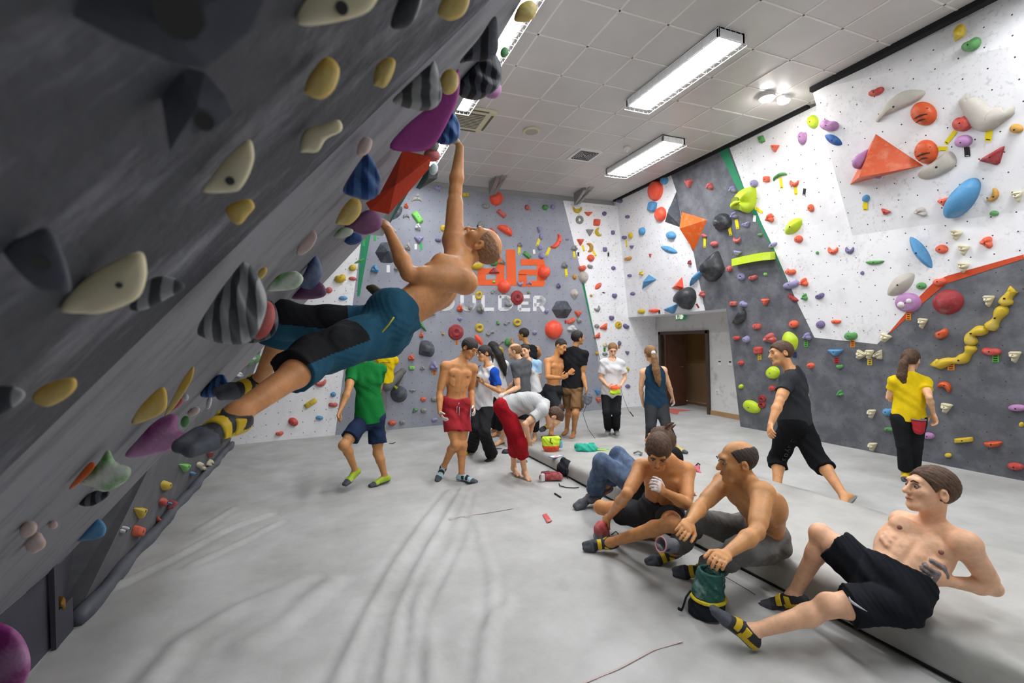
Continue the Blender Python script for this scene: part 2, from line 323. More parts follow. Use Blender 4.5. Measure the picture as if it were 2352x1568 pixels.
for i, (px, lab, sx) in enumerate((((1762, 226), 'bright oval spotlight glaring on the ceiling, left of the pair', 1.0), ((1800, 232), 'bright round spotlight glaring on the ceiling, right of the pair', .8))):
    p = on(*px, (0, 0, 1), ZC-.05); t = empty('spotlight', (p[0], p[1], ZC), lab, 'lamp', 'glaring ceiling spotlights')
    b = MB(); b.tube([(p[0], p[1], ZC), (p[0], p[1], ZC-.05)], .10*sx, 24); b.build('housing', WM, t, False)
    b = MB(); b.tube([(p[0], p[1], ZC-.05), (p[0], p[1], ZC-.07), (p[0], p[1], ZC-.08)], [.09*sx, .08*sx, .04*sx], 24); b.build('bulb', mat('spot_glow', (255, 255, 255), .5, emit=(255, 250, 244, SPOT)), t)
# air conditioning cassette
CR_ = mat('cream_plastic', (214, 208, 178), .5); DG = mat('dark_grille', (96, 96, 88), .6)
t = empty('air_conditioner', (2.1, 6.44, ZC), 'cream ceiling air conditioning cassette beside the raised hand', 'air conditioner')
b = MB(); b.box((2.06, 6.44, ZC-.02), (.34, .34, .02)); b.build('panel', CR_, t, bevel=.01)
b = MB(); b.box((2.06, 6.44, ZC-.042), (.2, .22, .003)); b.build('grille', DG, t)
b = MB()
for k in range(9): b.box((2.06, 6.26+.045*k, ZC-.047), (.195, .004, .003))
b.build('grille_bar', CR_, t); b = MB(); b.box((2.06, 6.13, ZC-.041), (.22, .018, .003)); b.box((2.06, 6.75, ZC-.041), (.22, .018, .003)); b.box((2.36, 6.44, ZC-.041), (.018, .24, .003)); b.build('air_slot', DG, t)
# round speaker, smoke detector, square diffuser
t = empty('ceiling_speaker', (3.11, 6.52, ZC), 'round cream ceiling speaker beyond the air conditioner', 'speaker')
b = MB(); b.tube([(3.11, 6.52, ZC), (3.11, 6.52, ZC-.02), (3.11, 6.52, ZC-.025)], [.13, .13, .11], 32); b.build('rim', CR_, t, True)
b = MB(); b.tube([(3.11, 6.52, ZC-.02), (3.11, 6.52, ZC-.028)], [.1, .1], 32); b.build('grille', mat('speaker_grille', (176, 172, 160), .6, bump=.5, bscale=300), t)
t = empty('smoke_detector', (4.91, 6.56, ZC), 'small white domed smoke detector on the ceiling', 'smoke detector')
b = MB(); b.tube([(4.91, 6.56, ZC), (4.91, 6.56, ZC-.03), (4.91, 6.56, ZC-.05)], [.06, .06, .04], 20); b.build('base', WM, t, True); b = MB(); b.tube([(4.91, 6.56, ZC-.05), (4.91, 6.56, ZC-.075)], [.03, .02], 14); b.build('sensor', WM, t, True)
t = empty('air_vent', (4.4, 7.08, ZC), 'square white ceiling vent with nested dark slots', 'vent')
b = MB(); b.box((4.4, 7.08, ZC-.008), (.23, .24, .008)); b.build('frame', WM, t)
b = MB()
for k in range(5):
    a = .17-.034*k
    for s in (-1, 1): b.box((4.4+s*a, 7.08, ZC-.018), (.006, a, .004)); b.box((4.4, 7.08+s*a, ZC-.018), (a, .006, .004))
b.build('slot', mat('slot_black', (40, 40, 40), .7), t)
STEEL = mat('grey_metal', (150, 150, 150), .4, metal=.6)
for px, lab in (((1141, 424), 'grey metal wedge bracket on the ceiling above the topmost red ball'), ((1338, 448), 'grey metal wedge bracket on the ceiling above the white strip')):
    p = ce = on(px[0], px[1], (0, 0, 1), ZC-.1); t = empty('ceiling_bracket', (p[0], p[1], ZC), lab, 'bracket', 'ceiling brackets')
    b = MB(); x, y = p[0], p[1]; b.prism([(x-.09, y+.22, ZC-.26), (x-.09, y-.2, ZC-.06), (x-.09, y-.2, ZC), (x-.09, y+.22, ZC)], (.06, 0, 0)); b.build('plate', STEEL, t)
    b = MB(); b.prism([(x+.0, y+.2, ZC-.24), (x+.0, y-.3, ZC-.0), (x+.12, y-.3, ZC-.0), (x+.05, y+.2, ZC-.24)], (0, 0, .02)); b.tube([(x-.03, y+.2, ZC-.25), (x+.07, y-.2, ZC-.05)], .02); b.build('arm', STEEL, t)
# exit sign
t0_ = on(1563, 727, (1, 0, 0), 7.60); t = empty('exit_sign', t0_, 'small green and white exit sign above the doorway', 'sign')
b = MB(); b.box(t0_, (.02, .13, .08)); b.build('box', mat('sign_green', (36, 118, 82), .4, emit=(36, 130, 90, .35)), t)
b = MB(); c = t0_-np.array([.022, 0, 0]); b.box(c+[0, -.05, 0], (.002, .035, .055)); b.box(c+[0, -.1, 0], (.002, .012, .02)); b.box(c+[0, .02, .035], (.002, .012, .012)); b.prism([c+[0, .04, -.05], c+[0, .055, -.05], c+[0, .02, .02], c+[0, .0, .02]], (-.002, 0, 0)); b.prism([c+[0, -.01, -.05], c+[0, .0, -.05], c+[0, .02, .0], c+[0, .01, .0]], (-.002, 0, 0)); b.box(c+[0, .1, 0], (.002, .02, .05)); b.build('pictogram', mat('sign_white', (230, 236, 220), .4, emit=(235, 240, 215, .6)), t)
for px, lab in (((1654, 832), 'white wall switch box right of the doorway, farther of two'), ((1678, 833), 'white wall switch box right of the doorway, next to the grey wall'), ((1648, 899), 'pale wall socket low beside the doorway')):
    c = on(*px, (1, 0, 0), xr-.01); t = empty('wall_switch', c, lab, 'switch', 'switches by the doorway')
    b = MB(); b.box(c, (.012, .045, .055 if px[1] < 880 else .04)); b.build('plate', WM, t)
    b = MB(); b.box(c-np.array([.014, 0, -.02 if px[1] < 880 else 0]), (.004, .03, .016)); b.build('button', mat('switch_dark', (60, 58, 56), .5) if px[1] < 880 else PLASTER, t)
# ---------------- thick landing pad ----------------
PH = .23
def make_pad():
    xs = np.concatenate([[2.78, 2.785, 2.80, 2.83, 2.87], np.arange(2.92, 4.15, .04), [4.19, 4.22, 4.235]]); ys = np.concatenate([[-.6, -.55], np.arange(-.5, 6.2, .04), [6.22, 6.245, 6.26]])
    X, Y = np.meshgrid(xs, ys, indexing='ij'); e = np.minimum(np.minimum(X-2.78, 4.235-X), np.minimum(Y+.6, 6.26-Y)); r = .07
    k = np.clip(e/r, 0, 1); th = PH-.08*np.clip((Y-3)/3, 0, 1)
    Z = th-r*(1-np.sqrt(1-(1-k)**2))
    for cx_, cy_, a, rr in ((2.98, 2.3, -.03, .22), (3.15, 1.35, -.05, .3), (2.86, 3.1, -.02, .2)):
        Z += a*np.exp(-(((X-cx_)/rr)**2+((Y-cy_)/rr)**2))
    an = np.arctan2(Y-2.35, X-2.95); rd = np.hypot(X-2.95, Y-2.35); Z += .012*np.sin(an*17)*np.exp(-((rd-.33)/.2)**2)
    an = np.arctan2(Y-1.4, X-3.1); rd = np.hypot(X-3.1, Y-1.4); Z += .010*np.sin(an*13+1)*np.exp(-((rd-.45)/.25)**2)
    Z += .003*np.sin(X*11+Y*5)*np.sin(Y*8)
    nx, ny = X.shape; V = np.stack([X, Y, Z], -1).reshape(-1, 3).tolist(); I = np.arange(nx*ny).reshape(nx, ny)
    F = np.stack([I[:-1, :-1], I[1:, :-1], I[1:, 1:], I[:-1, 1:]], -1).reshape(-1, 4).tolist()
    ring = list(I[:, 0])+list(I[-1, 1:])+list(I[-2::-1, -1])+list(I[0, -2:0:-1]); n0 = len(V)
    V += [(V[i][0], V[i][1], .012) for i in ring]; m = len(ring)
    F += [(ring[i], n0+i, n0+(i+1) % m, ring[(i+1) % m]) for i in range(m)]
    me = bpy.data.meshes.new('landing_pad'); me.from_pydata(V, [], F)
    bm = bmesh.new(); bm.from_mesh(me); bmesh.ops.recalc_face_normals(bm, faces=bm.faces); bm.to_mesh(me); bm.free()
    o = link('landing_pad', me, None, [mat('pad_vinyl', (186, 185, 180), .5, col2=(162, 161, 156), nscale=2.2, bump=.35, bscale=8)], True)
    tag(o, 'long thick grey vinyl crash pad the resting climbers sit and lean on', 'crash pad')
    b = MB(); b.box((2.776, 2.83, .016), (.004, 3.43, .005)); b.build('side_seam', DARKGAP, o)
make_pad()
# ================= climbing holds =================
HC_ = dict(R=('red', (190, 70, 60)), P=('pinkish red', (192, 92, 88)), O=('orange-red', (222, 96, 66)), A=('bright orange-red', (244, 88, 60)), L=('lavender', (146, 142, 182)), U=('purple', (112, 100, 142)),
 G=('grey', (142, 143, 140)), T=('stone grey', (184, 178, 168)), Y=('yellow', (206, 176, 48)), E=('green', (84, 146, 80)), N=('bright green', (128, 206, 96)), S=('blue', (84, 146, 192)), C=('cream', (212, 204, 172)),
 K=('black', (46, 48, 52)), M=('lime', (190, 216, 44)), V=('magenta', (150, 62, 132)), W=('white', (206, 208, 210)), D=('dark red', (150, 46, 50)), F=('mustard', (192, 142, 58)), J=('mauve', (176, 128, 176)), Q=('rust orange', (204, 84, 40)), B=('royal blue', (40, 86, 150)), H=('charcoal', (74, 78, 86)), Z=('deep orange', (216, 94, 30)))
SHN = dict(o='oval', b='kidney-shaped', t='three-cornered', q='squarish', l='leaf-shaped', h='half-moon', d='round dished', k='teardrop', e='dished dome', r='ring-shaped', c='crescent', n='arched', i='knobbly', x='ribbed', g='bar-shaped', p='pyramid', z='curly', B='domed round', v='volume', w='wavy')
def hmat(k):
    nm, c = HC_[k]; lt = tuple(min(255, int(x+(225-x)*.42)) for x in c)
    rough = .42 if k in 'KAMQZ' else .6
    return mat('hold_'+nm.replace(' ', '_').replace('-', '_'), c, rough, col2=lt, nscale=9 if k != 'K' else 3, thr=(.5, .85), bump=.25, bscale=60)
HOLE = mat('bolt_hole', (30, 29, 28), .5)
def wn(pl): n = unit(pl[0]); return n if pl[0]@CAM > pl[1] else -n
def outline(sh, n=26):
    """unit outline, x right, y down"""
    th = np.arange(n)*2*np.pi/n; c, s = np.cos(th), np.sin(th)
    if sh == 'l': return np.stack([c, s*np.abs(s)**.35*.95], 1)
    if sh == 'b': r = 1-.38*np.exp(-((th-1.5*np.pi)/.45)**2); return np.stack([c*r, s*r+.1], 1)
    if sh == 'v': k = (th-np.pi/2+np.pi/6) % (np.pi/3)-np.pi/6; r = .87/np.cos(k); return np.stack([c*r, s*r], 1)
    if sh in 'tpx':
        k = (th+np.pi/2+np.pi/3) % (2*np.pi/3)-np.pi/3; r = .5/np.cos(k); r = np.minimum(r, .88 if sh != 'p' else 1); return np.stack([c*r*1.15, s*r*1.25+.18], 1)
    if sh == 'q': r = 1/np.maximum(abs(c), abs(s)); return np.stack([c*r**.8, s*r**.8], 1)
    if sh == 'g': r = 1/np.maximum(abs(c), abs(s)); return np.stack([c*r*.98, s*r*.95], 1)
    if sh == 'h': y = np.where(s < 0, s*.28, s*1.2)-.3; return np.stack([c, y], 1)
    if sh == 'k': r = 1+.0*c; y = s*r; x = c*np.where(s < 0, np.abs(1+s*.75)**.8, 1); return np.stack([x, y], 1)
    if sh == 'i': r = 1-.16*np.cos(3*th+1)-.1*np.cos(2*th+.5)+.06*np.cos(5*th); return np.stack([c*r, s*r], 1)
    return np.stack([c, s], 1)
PROF = dict(l=.55, o=.9, b=1.0, t=.8, q=.8, g=.9, h=.8, k=.6, e=.6, i=1.0, B=1.15, d=.55, x=.9, p=.8, v=.6)
def dome(mb, C, Q, n, hgt, sh, rng, rings=7):
    """C centre on the wall, Q rim points on the wall, n outward"""
    k = len(Q); V = []; D = Q-C; ax = np.linalg.norm(D, axis=1).max()
    apex = C+(D[rng.randrange(k)]*.15 if sh in 'iobt' else 0)
    u2 = D[np.argmax(np.linalg.norm(D, axis=1))]/ax
    for j in range(rings+1):
        rho = 1-j/rings
        if sh in 'pv': hh = hgt*(1-rho)
        elif sh == 'g' or sh == 'q': hh = hgt*(1-rho**5)**.6
        elif sh == 'd': hh = hgt*((1-rho**3)**.6*(.75+.25*math.cos(rho*14)) if rho > .22 else .35)
        elif sh in 'ke': hh = hgt*(.55*(1-rho**2)**.5+.45*(1 if rho < .36 else max(0, 1-(rho-.36)*5)))
        elif sh == 'l': hh = hgt*(1-rho**1.7)
        elif sh == 'B': hh = hgt*math.sqrt(max(0, 1-rho*rho))
        else: hh = hgt*math.sqrt(max(0, 1-rho**2.4))
        for i in range(k):
            p = (apex if j else C)*(1-rho)+rho*Q[i] if sh != 'v' else C*(1-rho)+rho*Q[i]
            h2 = hh
            if sh == 'x' and 0 < j < rings: h2 *= 1+.34*math.sin(((p-C)@mb.up)/ax*13)
            if sh == 'i' and 0 < j < rings: h2 *= 1+.25*math.sin(3*i*2*math.pi/k+rng.random()*.6)
            V.append(p+n*(h2+.002))
    F = [(j*k+i, j*k+(i+1) % k, (j+1)*k+(i+1) % k, (j+1)*k+i) for j in range(rings) for i in range(k)]
    mb.add(V, F)
def strip(mb, pts, wid, n, hgt, ph=0.):
    """half tube along pts on the wall"""
    k = len(pts); m = 9; V = []
    for i in range(k):
        t = unit(pts[min(i+1, k-1)]-pts[max(i-1, 0)]); s = np.cross(n, t)
        for q in range(m):
            a = math.pi*q/(m-1); V.append(pts[i]+s*math.cos(a)*wid[i]+n*(.002+math.sin(a)*hgt*min(1, wid[i]/max(wid)*1.3)))
    F = [(i*m+q, i*m+q+1, (i+1)*m+q+1, (i+1)*m+q) for i in range(k-1) for q in range(m-1)]
    if ph: F += [((k-1)*m+q, (k-1)*m+q+1, q+1, q) for q in range(m-1)]
    else: F += [tuple(range(m)), tuple((k-1)*m+q for q in range(m))[::-1]]
    mb.add(V, F)
ALLH = []   # (object, px, py, colour, shape, zone, size)
def put_hold(pl, px, py, w, h, ang, col, sh, zone, grp, hk=None):
    rng = random.Random(int(px*7+py*13)); n = wn(pl)
    C = on(px, py, pl[0], pl[1]); c, s = math.cos(math.radians(ang)), math.sin(math.radians(ang))
    to = lambda x, y: on(px+x*c-y*s, py+x*s+y*c, pl[0], pl[1])
    sz = min(np.linalg.norm(to(w/2, 0)-to(-w/2, 0)), np.linalg.norm(to(0, h/2)-to(0, -h/2))); big = max(np.linalg.norm(to(w/2, 0)-to(-w/2, 0)), np.linalg.norm(to(0, h/2)-to(0, -h/2)))
    mb = MB(); mb.up = unit(to(0, h/2)-to(0, -h/2)); hole = C
    H = hk if hk else min(.16 if pl is not PC else .045, .5*sz*PROF.get(sh, .8)+.012)
    if sh in 'cnrz':
        N = 16
        if sh == 'r': P = [(math.cos(a)*w*.34, math.sin(a)*h*.34) for a in np.arange(N)*2*np.pi/N]; W_ = [min(w, h)*.17]*N
        elif sh == 'z': P = [(w*.42*(2*t-1), h*.3*math.sin(t*2*math.pi)) for t in np.linspace(0, 1, N)]; W_ = [min(w, h)*.2*(.6+.8*math.sin(t*math.pi)) for t in np.linspace(0, 1, N)]
        else:
            sg = 1 if sh == 'c' else -1; P = [(-math.cos(a)*w*.40, sg*(math.sin(a)*h*.62-h*.28)) for a in np.linspace(.0, math.pi, N)]; W_ = [h*.27*(.28+.8*math.sin(a)) for a in np.linspace(0.0, math.pi, N)]
        q = [to(*p) for p in P]; sc = depth_of(C)/FPX; strip(mb, q, [x*sc*1.1 for x in W_], n, min(.1, max(W_)*sc*1.5), 1 if sh == 'r' else 0); hole = q[N//2]; H = min(.1, max(W_)*sc*1.5)
    else:
        Q = np.array([to(x*w/2, y*h/2) for x, y in outline(sh)]); dome(mb, C, Q, n, H, sh, rng)
    nm = 'climbing_hold'
    o = mb.build(nm, hmat(col), None, sh not in 'pv', origin=C)
    o['category'] = 'climbing hold'; o['group'] = grp
    if big > .1 and sh not in 'pB':
        b = MB(); z = hole+n*(H*(.97 if sh not in 'dke' else .5)); b.tube([z, z+n*.006], .008 if big < .3 else .011, 8)
        bo = b.build('bolt', HOLE, None); bo.parent = o; bo.location = -Vector(C)
    ALLH.append((o, px, py, col, sh, zone, big)); return o
TAPE = mat('tape_yellow', (236, 214, 30), .5); TAPEK = mat('tape_black', (32, 32, 36), .5); TAPEW = mat('tape_white', (232, 232, 232), .5); TAPEG = mat('tape_green', (52, 170, 92), .5); CARDO = mat('card_orange', (232, 140, 40), .5); CARDR = mat('card_red', (178, 40, 50), .5); CARDY = mat('card_yellow', (232, 200, 60), .5); CARDN = mat('card_green', (90, 176, 70), .5); CARDB = mat('card_navy', (40, 60, 110), .5)
TM = dict(y=('yellow tape strip', TAPE), k=('black label', TAPEK), w=('white label', TAPEW), g=('green label', TAPEG), o=('orange route card', CARDO), r=('red route card', CARDR), c=('yellow route card', CARDY), n=('green route card', CARDN), b=('navy route card', CARDB))
INK = mat('ink', (30, 30, 30), .6)
ALLT = []
def put_tape(pl, px, py, w, h, ang, col, zone):
    n = wn(pl); C = on(px, py, pl[0], pl[1]); c, s = math.cos(math.radians(ang)), math.sin(math.radians(ang))
    to = lambda x, y, e=.005: on(px+x*c-y*s, py+x*s+y*c, pl[0], pl[1])+n*e
    b = MB(); b.prism([to(-w/2, -h/2), to(w/2, -h/2), to(w/2, h/2), to(-w/2, h/2)], n*.0015)
    o = b.build('route_label', TM[col][1], None, origin=C); o['category'] = 'route label'; o['group'] = 'route labels stuck to the walls'
    b = MB()
    if col in 'yk': b.prism([to(-w*.3, h*.36, .007), to(w*.3, h*.36, .007), to(w*.3, h*.42, .007), to(-w*.3, h*.42, .007)], n*.0006)
    elif col in 'orcnb':
        for yy in (-.3, 0, .3): b.prism([to(-w*.3, h*(yy-.06), .007), to(w*.28, h*(yy-.06), .007), to(w*.28, h*(yy+.06), .007), to(-w*.3, h*(yy+.06), .007)], n*.0006)
    if b.v: p = b.build('print', INK if col != 'k' else TAPEW, None); p.parent = o; p.location = -Vector(C)
    ALLT.append((o, px, py, col, zone)); return o
def inpoly(x, y, P):
    r = False
    for (x1, y1), (x2, y2) in zip(P, P[1:]+P[:1]):
        if (y1 > y) != (y2 > y) and x < (x2-x1)*(y-y1)/(y2-y1)+x1: r = not r
    return r
BIG_W = [(1676, 340), (1709, 430), (1778, 571), (1830, 691), (1871, 775), (2015, 790), (2045, 760), (2150, 650), (2400, 575), (2400, -50), (2200, 0)]
def zone_of(pl, x, y):
    if pl is PB:
        if x < 831-(y-541)*.14: return 'white left part of the back wall'
        if x > 1293+(y-460)*.25: return 'white strip of the back wall'
        return 'grey back wall'
    if pl is PD: return 'bulging white panel'
    if pl is PC: return 'low left panel'
    if inpoly(x, y, BIG_W): return 'white right wall'
    if inpoly(x, y, [(1405, 455), (1541, 396), (1571, 530), (1622, 712), (1445, 740)]): return 'white corner panel'
    return 'dark right wall'
def crop(pl, x0, y0, s, text, grp):
    for ln in text.strip().split(';'):
        f = ln.split()
        if not f: continue
        x, y, w, h = (float(q) for q in f[:4]); ang = float(f[4]); px, py = x0+x/s, y0+y/s; p = pl
        z = zone_of(p, px, py)
        if f[5] == '/': put_tape(p, px, py, w/s, h/s, ang, f[6], z)
        else: put_hold(p, px, py, w/s, h/s, ang, f[5], f[6], z, grp, float(f[7]) if len(f) > 7 else None)
GB = 'climbing holds on the back wall'; GR = 'climbing holds on the right wall'; GD = 'climbing holds on the bulging panel'
crop(PB, 750, 400, 3.92, """20 828 60 35 0 P o;235 843 70 60 -10 Y o;122 933 105 85 -15 Y b;235 940 75 35 5 P o;22 1043 65 55 0 P o;298 780 115 25 -25 E l;150 1115 80 40 0 S o;205 645 15 40 -30 / k;335 590 22 110 0 / g;437 560 22 75 0 / g;
1000 120 75 50 0 L b;810 235 105 50 0 T n;820 190 35 25 0 W i;718 287 45 45 0 O i;632 350 150 75 -50 H l;718 385 65 45 0 G n;818 390 60 125 -35 N g;820 475 55 55 0 W i;830 578 100 70 0 L t;803 652 22 48 0 / w;851 650 22 60 -5 / g;545 705 215 215 0 H v .16;730 655 55 60 0 T i;435 855 75 65 0 S i;
555 850 30 65 0 / w;640 845 70 45 0 G i;1252 187 65 40 0 Y g;1050 487 55 65 0 Y o;1350 820 115 80 0 Y b;1330 900 45 45 0 G i;1370 1090 65 82 20 Y r;1200 1210 55 60 0 O i;1293 1200 40 50 20 G o;1382 1210 65 80 0 G i;1073 1150 22 45 15 Y o;940 1258 90 38 -15 G g;1200 1300 45 35 0 L o;760 1352 28 60 0 O o;
722 1410 75 60 0 T i;850 1350 50 130 -38 E t;855 1450 42 40 0 O i;1050 1437 35 30 0 F t;1165 1422 140 142 0 D d .07;1375 1382 75 75 0 Y r;1470 1430 80 45 0 G z;1370 1490 50 120 -35 A l;1172 1517 26 36 0 / o;1005 590 60 35 0 U b""", GB)
crop(PB, 1100, 420, 4.1275, """163 150 122 135 0 A B;65 222 75 50 5 G o;212 292 100 42 40 P g;457 235 45 55 -20 P o;628 228 60 60 0 E b;700 227 45 50 0 L o;18 400 62 80 0 G o;130 465 85 45 40 P g;248 450 165 100 212 A h;572 433 55 70 0 L t;588 510 40 60 0 L o;562 562 24 75 20 / y;580 612 50 50 0 L o;595 690 60 60 0 L o;
388 588 48 45 0 G i;381 635 24 80 0 / y;455 683 40 90 -50 E g;522 652 22 42 -5 / w;728 555 165 72 -60 A c;655 650 26 80 22 / y;838 533 42 25 0 L o;903 618 62 45 0 G i;903 680 20 62 -10 / y;941 677 17 40 0 / k;140 752 85 75 0 E o;222 750 58 48 0 G i;143 842 120 62 180 D t;613 845 112 130 0 A B;235 980 122 134 0 A B;
140 937 30 25 0 N o;810 780 62 60 0 G i;827 850 24 75 -5 / y;905 890 40 50 0 F o;988 892 82 112 0 T o;390 945 55 50 0 L c;472 957 60 42 0 L n;752 975 40 45 0 U i;905 1055 78 100 180 T k .1;133 1030 46 40 0 G z;470 1038 30 26 0 E o;362 1088 126 140 0 D d .08;280 1150 72 45 5 G b;640 1213 40 46 0 L o;785 1200 195 190 0 H v .17;
937 1228 80 65 0 O t;870 1303 88 50 -30 O b;947 1303 48 48 0 G o;820 1318 16 32 0 / r;362 1322 78 72 0 Y r;182 1327 34 40 0 E o;265 1327 68 42 0 G z;707 1390 165 180 0 A B;880 1380 90 55 0 W i;105 1422 85 48 0 G z;528 1417 45 40 0 L o;
932 247 90 62 0 Y c;1037 285 95 50 0 O t;1187 292 42 45 0 U o;953 350 74 82 0 G r;1114 375 60 68 5 O q;1047 457 80 78 0 G t;1133 467 88 58 70 Y c;1268 470 32 40 0 U q;960 548 75 75 0 O t;988 620 20 62 -15 / y;1043 612 92 62 -100 F c;1090 662 20 78 -30 / y;1192 630 38 42 0 U q;1226 680 16 40 0 / k;1058 712 68 68 0 O o;
977 803 75 60 -10 O b;1052 790 55 42 20 G b;1272 807 38 40 0 U o;1130 978 85 50 -45 O l;1182 1040 28 12 10 K o;1062 1067 26 26 0 F o;1282 1065 45 50 0 U b;1118 1187 60 50 -30 G c;1254 1275 44 52 0 U b;1116 1358 48 42 10 G o;1182 1360 95 65 -35 O t;1320 1347 64 72 0 Y d;1393 1356 60 46 30 U b;1120 1447 85 52 -40 O t""", GB)
crop(PB, 1100, 730, 3.92, """1133 240 42 40 0 C i;1130 285 20 40 0 / n;1133 322 48 34 0 G b;1262 228 30 48 0 U o;1258 262 16 30 0 / o;1332 307 42 42 0 U t;1335 463 30 38 0 Y o;1338 615 45 38 0 U o;1060 318 32 34 0 F o;1065 655 65 60 0 S t;1072 730 55 50 0 O t;955 715 42 40 0 R o""", GB)
crop(PB, 750, 730, 3.733, """58 655 50 42 0 S o;57 740 82 46 0 P b;852 268 160 145 -125 H k .13;572 262 60 100 0 E g;636 248 62 55 10 U t;368 290 35 30 0 Y t;727 340 60 44 0 O i;730 427 52 32 0 N g;822 428 46 28 0 G i;918 412 75 70 0 L i;922 470 28 40 0 / o;620 652 145 145 0 H e .13;738 620 58 22 0 G o;830 695 55 34 0 O o;922 693 56 48 0 G o;
760 790 60 40 160 E t;832 790 56 40 0 G o;563 898 74 42 0 O o;650 890 56 36 0 G o;925 870 58 30 -10 L o;1485 283 66 66 0 Y r;1490 210 66 42 0 G z;1553 208 56 70 0 E o""", GB)
crop(PB, 480, 480, 2.7025, """683 795 45 25 0 P o;517 910 45 38 0 P o;690 1070 80 50 0 P c;630 1205 85 34 -32 Y g;686 1295 48 28 5 S o;523 1320 65 50 28 R o;438 1390 52 30 -10 O b;745 503 44 38 0 P o;458 1158 24 14 0 R o""", GB)
# ---- right wall
crop(PE, 1400, 380, 3.92, """95 315 50 45 0 U b;165 461 40 32 0 U o;420 225 128 195 8 A B .13;500 135 62 78 15 S o;393 370 68 92 10 S q;465 438 98 135 5 A B .12;548 400 36 80 10 S l;300 592 52 76 5 S o .09;560 628 88 74 25 S o .09;538 758 165 60 20 S l;137 645 42 40 0 U b;154 700 13 66 -5 / y;195 632 34 60 0 Y o;204 727 42 40 0 U t;
170 835 68 40 -15 F b;371 803 20 42 0 R t;293 970 30 38 0 Y i;183 990 38 30 0 U o;211 1153 42 34 0 U o;727 873 32 38 0 D i;780 1010 190 56 -52 S l .1;290 1312 66 44 0 Y o;403 1305 96 48 0 A h;450 1318 16 36 0 / k;562 1285 150 80 -22 S t .1;795 1262 16 42 -30 / r;
722 145 75 95 0 P t;907 188 62 58 0 P i;1112 215 58 54 0 L i;1305 163 68 72 0 L o;1345 403 78 28 35 / y;1020 512 165 170 -140 K k .2;1085 585 26 90 -12 / y;1125 450 60 56 0 L i;1150 528 28 90 -10 / y;1232 525 82 55 -20 L t;1308 477 26 58 5 / w;1150 663 70 54 0 P c;857 630 50 34 30 P b;859 690 22 92 0 / y;947 705 66 50 0 P o;1155 780 82 50 10 L t;1357 622 42 28 -10 E o;
1475 715 82 42 -30 L o;1450 475 70 72 0 O i;1417 122 58 54 0 O q;942 905 200 285 14 K k .3;1085 930 52 58 0 P o;1188 1000 68 64 0 L d;1295 1005 82 48 -15 P b;1407 977 30 32 0 N o;1407 1215 82 74 0 O t;1118 1243 64 40 0 P q;1213 1243 68 54 30 L b;838 1157 52 50 0 P i;1180 1365 160 105 -55 K h .12;1330 1447 80 50 5 P b;1148 1548 62 44 0 R b""", GR)
crop(PE, 1700, 500, 2.6135, """321 52 135 82 -42 M l .09;354 128 50 46 0 O o;560 190 62 46 0 O c;660 188 50 44 0 U c;466 210 18 20 0 E o;811 266 116 32 -3 E h;1087 208 230 82 55 S l .11;1213 188 78 54 0 O o;1303 92 86 74 10 C x;1347 182 80 76 5 C x;1345 287 80 76 5 C x;1485 147 80 62 20 O i;736 331 22 24 0 U o;305 322 66 40 0 O b;310 398 102 50 -15 L b;387 388 50 46 0 O i;
390 476 38 38 0 E i;480 467 58 36 -25 U b;320 480 74 38 35 D h;579 623 62 36 0 O h;325 637 56 46 0 O o;486 640 52 48 0 U o;102 651 55 34 0 R o;967 400 205 108 -38 T l .08;1090 408 62 42 0 E o;1200 380 82 50 -10 O b;1010 508 162 118 0 J o .07;1012 593 30 42 0 / o;1250 505 190 150 -8 D e .12;1495 485 80 84 0 C x;1098 620 66 76 5 C x;
668 705 78 55 0 E b;677 756 28 40 0 / o;878 712 76 62 20 C x;405 712 50 40 0 L i;397 755 22 36 0 / n;182 722 80 52 0 P i;300 742 100 130 -20 M l .09;330 822 22 34 0 / b;575 800 112 48 0 S t;581 855 26 38 0 / r;600 890 42 28 0 E b;732 815 74 62 30 C x;779 808 62 72 0 C x;830 818 74 60 -35 C x;780 863 28 40 0 / c;112 795 52 44 0 R q;118 836 22 34 0 / c;8 870 36 30 0 R o;427 886 46 34 0 O o;
200 928 80 76 0 M o .09;8 1012 26 28 0 M o;72 1133 110 70 28 M o .09;134 1085 46 46 0 D d;134 1120 46 46 0 D d;603 1053 38 34 0 E i;40 725 38 46 -30 L b;1212 692 84 58 -25 Q b;1510 798 122 50 5 R b;1535 843 42 46 0 / n;1652 820 88 84 0 C x;1268 893 42 42 0 / o;792 1165 58 66 0 C x;890 1160 62 50 0 S b;893 1268 60 26 5 E o;798 1363 60 62 0 C x;1135 1307 68 40 10 J o;1227 1018 84 56 25 Q n;1242 1130 80 74 10 C x;
1343 1333 116 30 -5 Y g;1520 1355 114 50 -3 Q h;1252 1424 42 26 10 Y o;1665 1140 112 42 0 J o;1655 1490 102 44 8 R o;1690 1240 30 30 0 Y o;195 1022 40 34 0 R o""", GR)
crop(PE, 1750, 50, 3.485, """415 800 85 110 0 M o;332 920 66 118 5 J b;110 1000 74 70 0 O t;0 940 46 60 -20 E q;145 1240 138 44 -25 E n;155 1290 24 92 -8 / y;262 1285 74 56 0 O c;272 1350 26 70 -5 / y;341 1362 22 56 8 / k;40 1260 50 50 0 O q;397 1490 50 66 -15 O o;68 1555 60 30 0 O o""", GR)
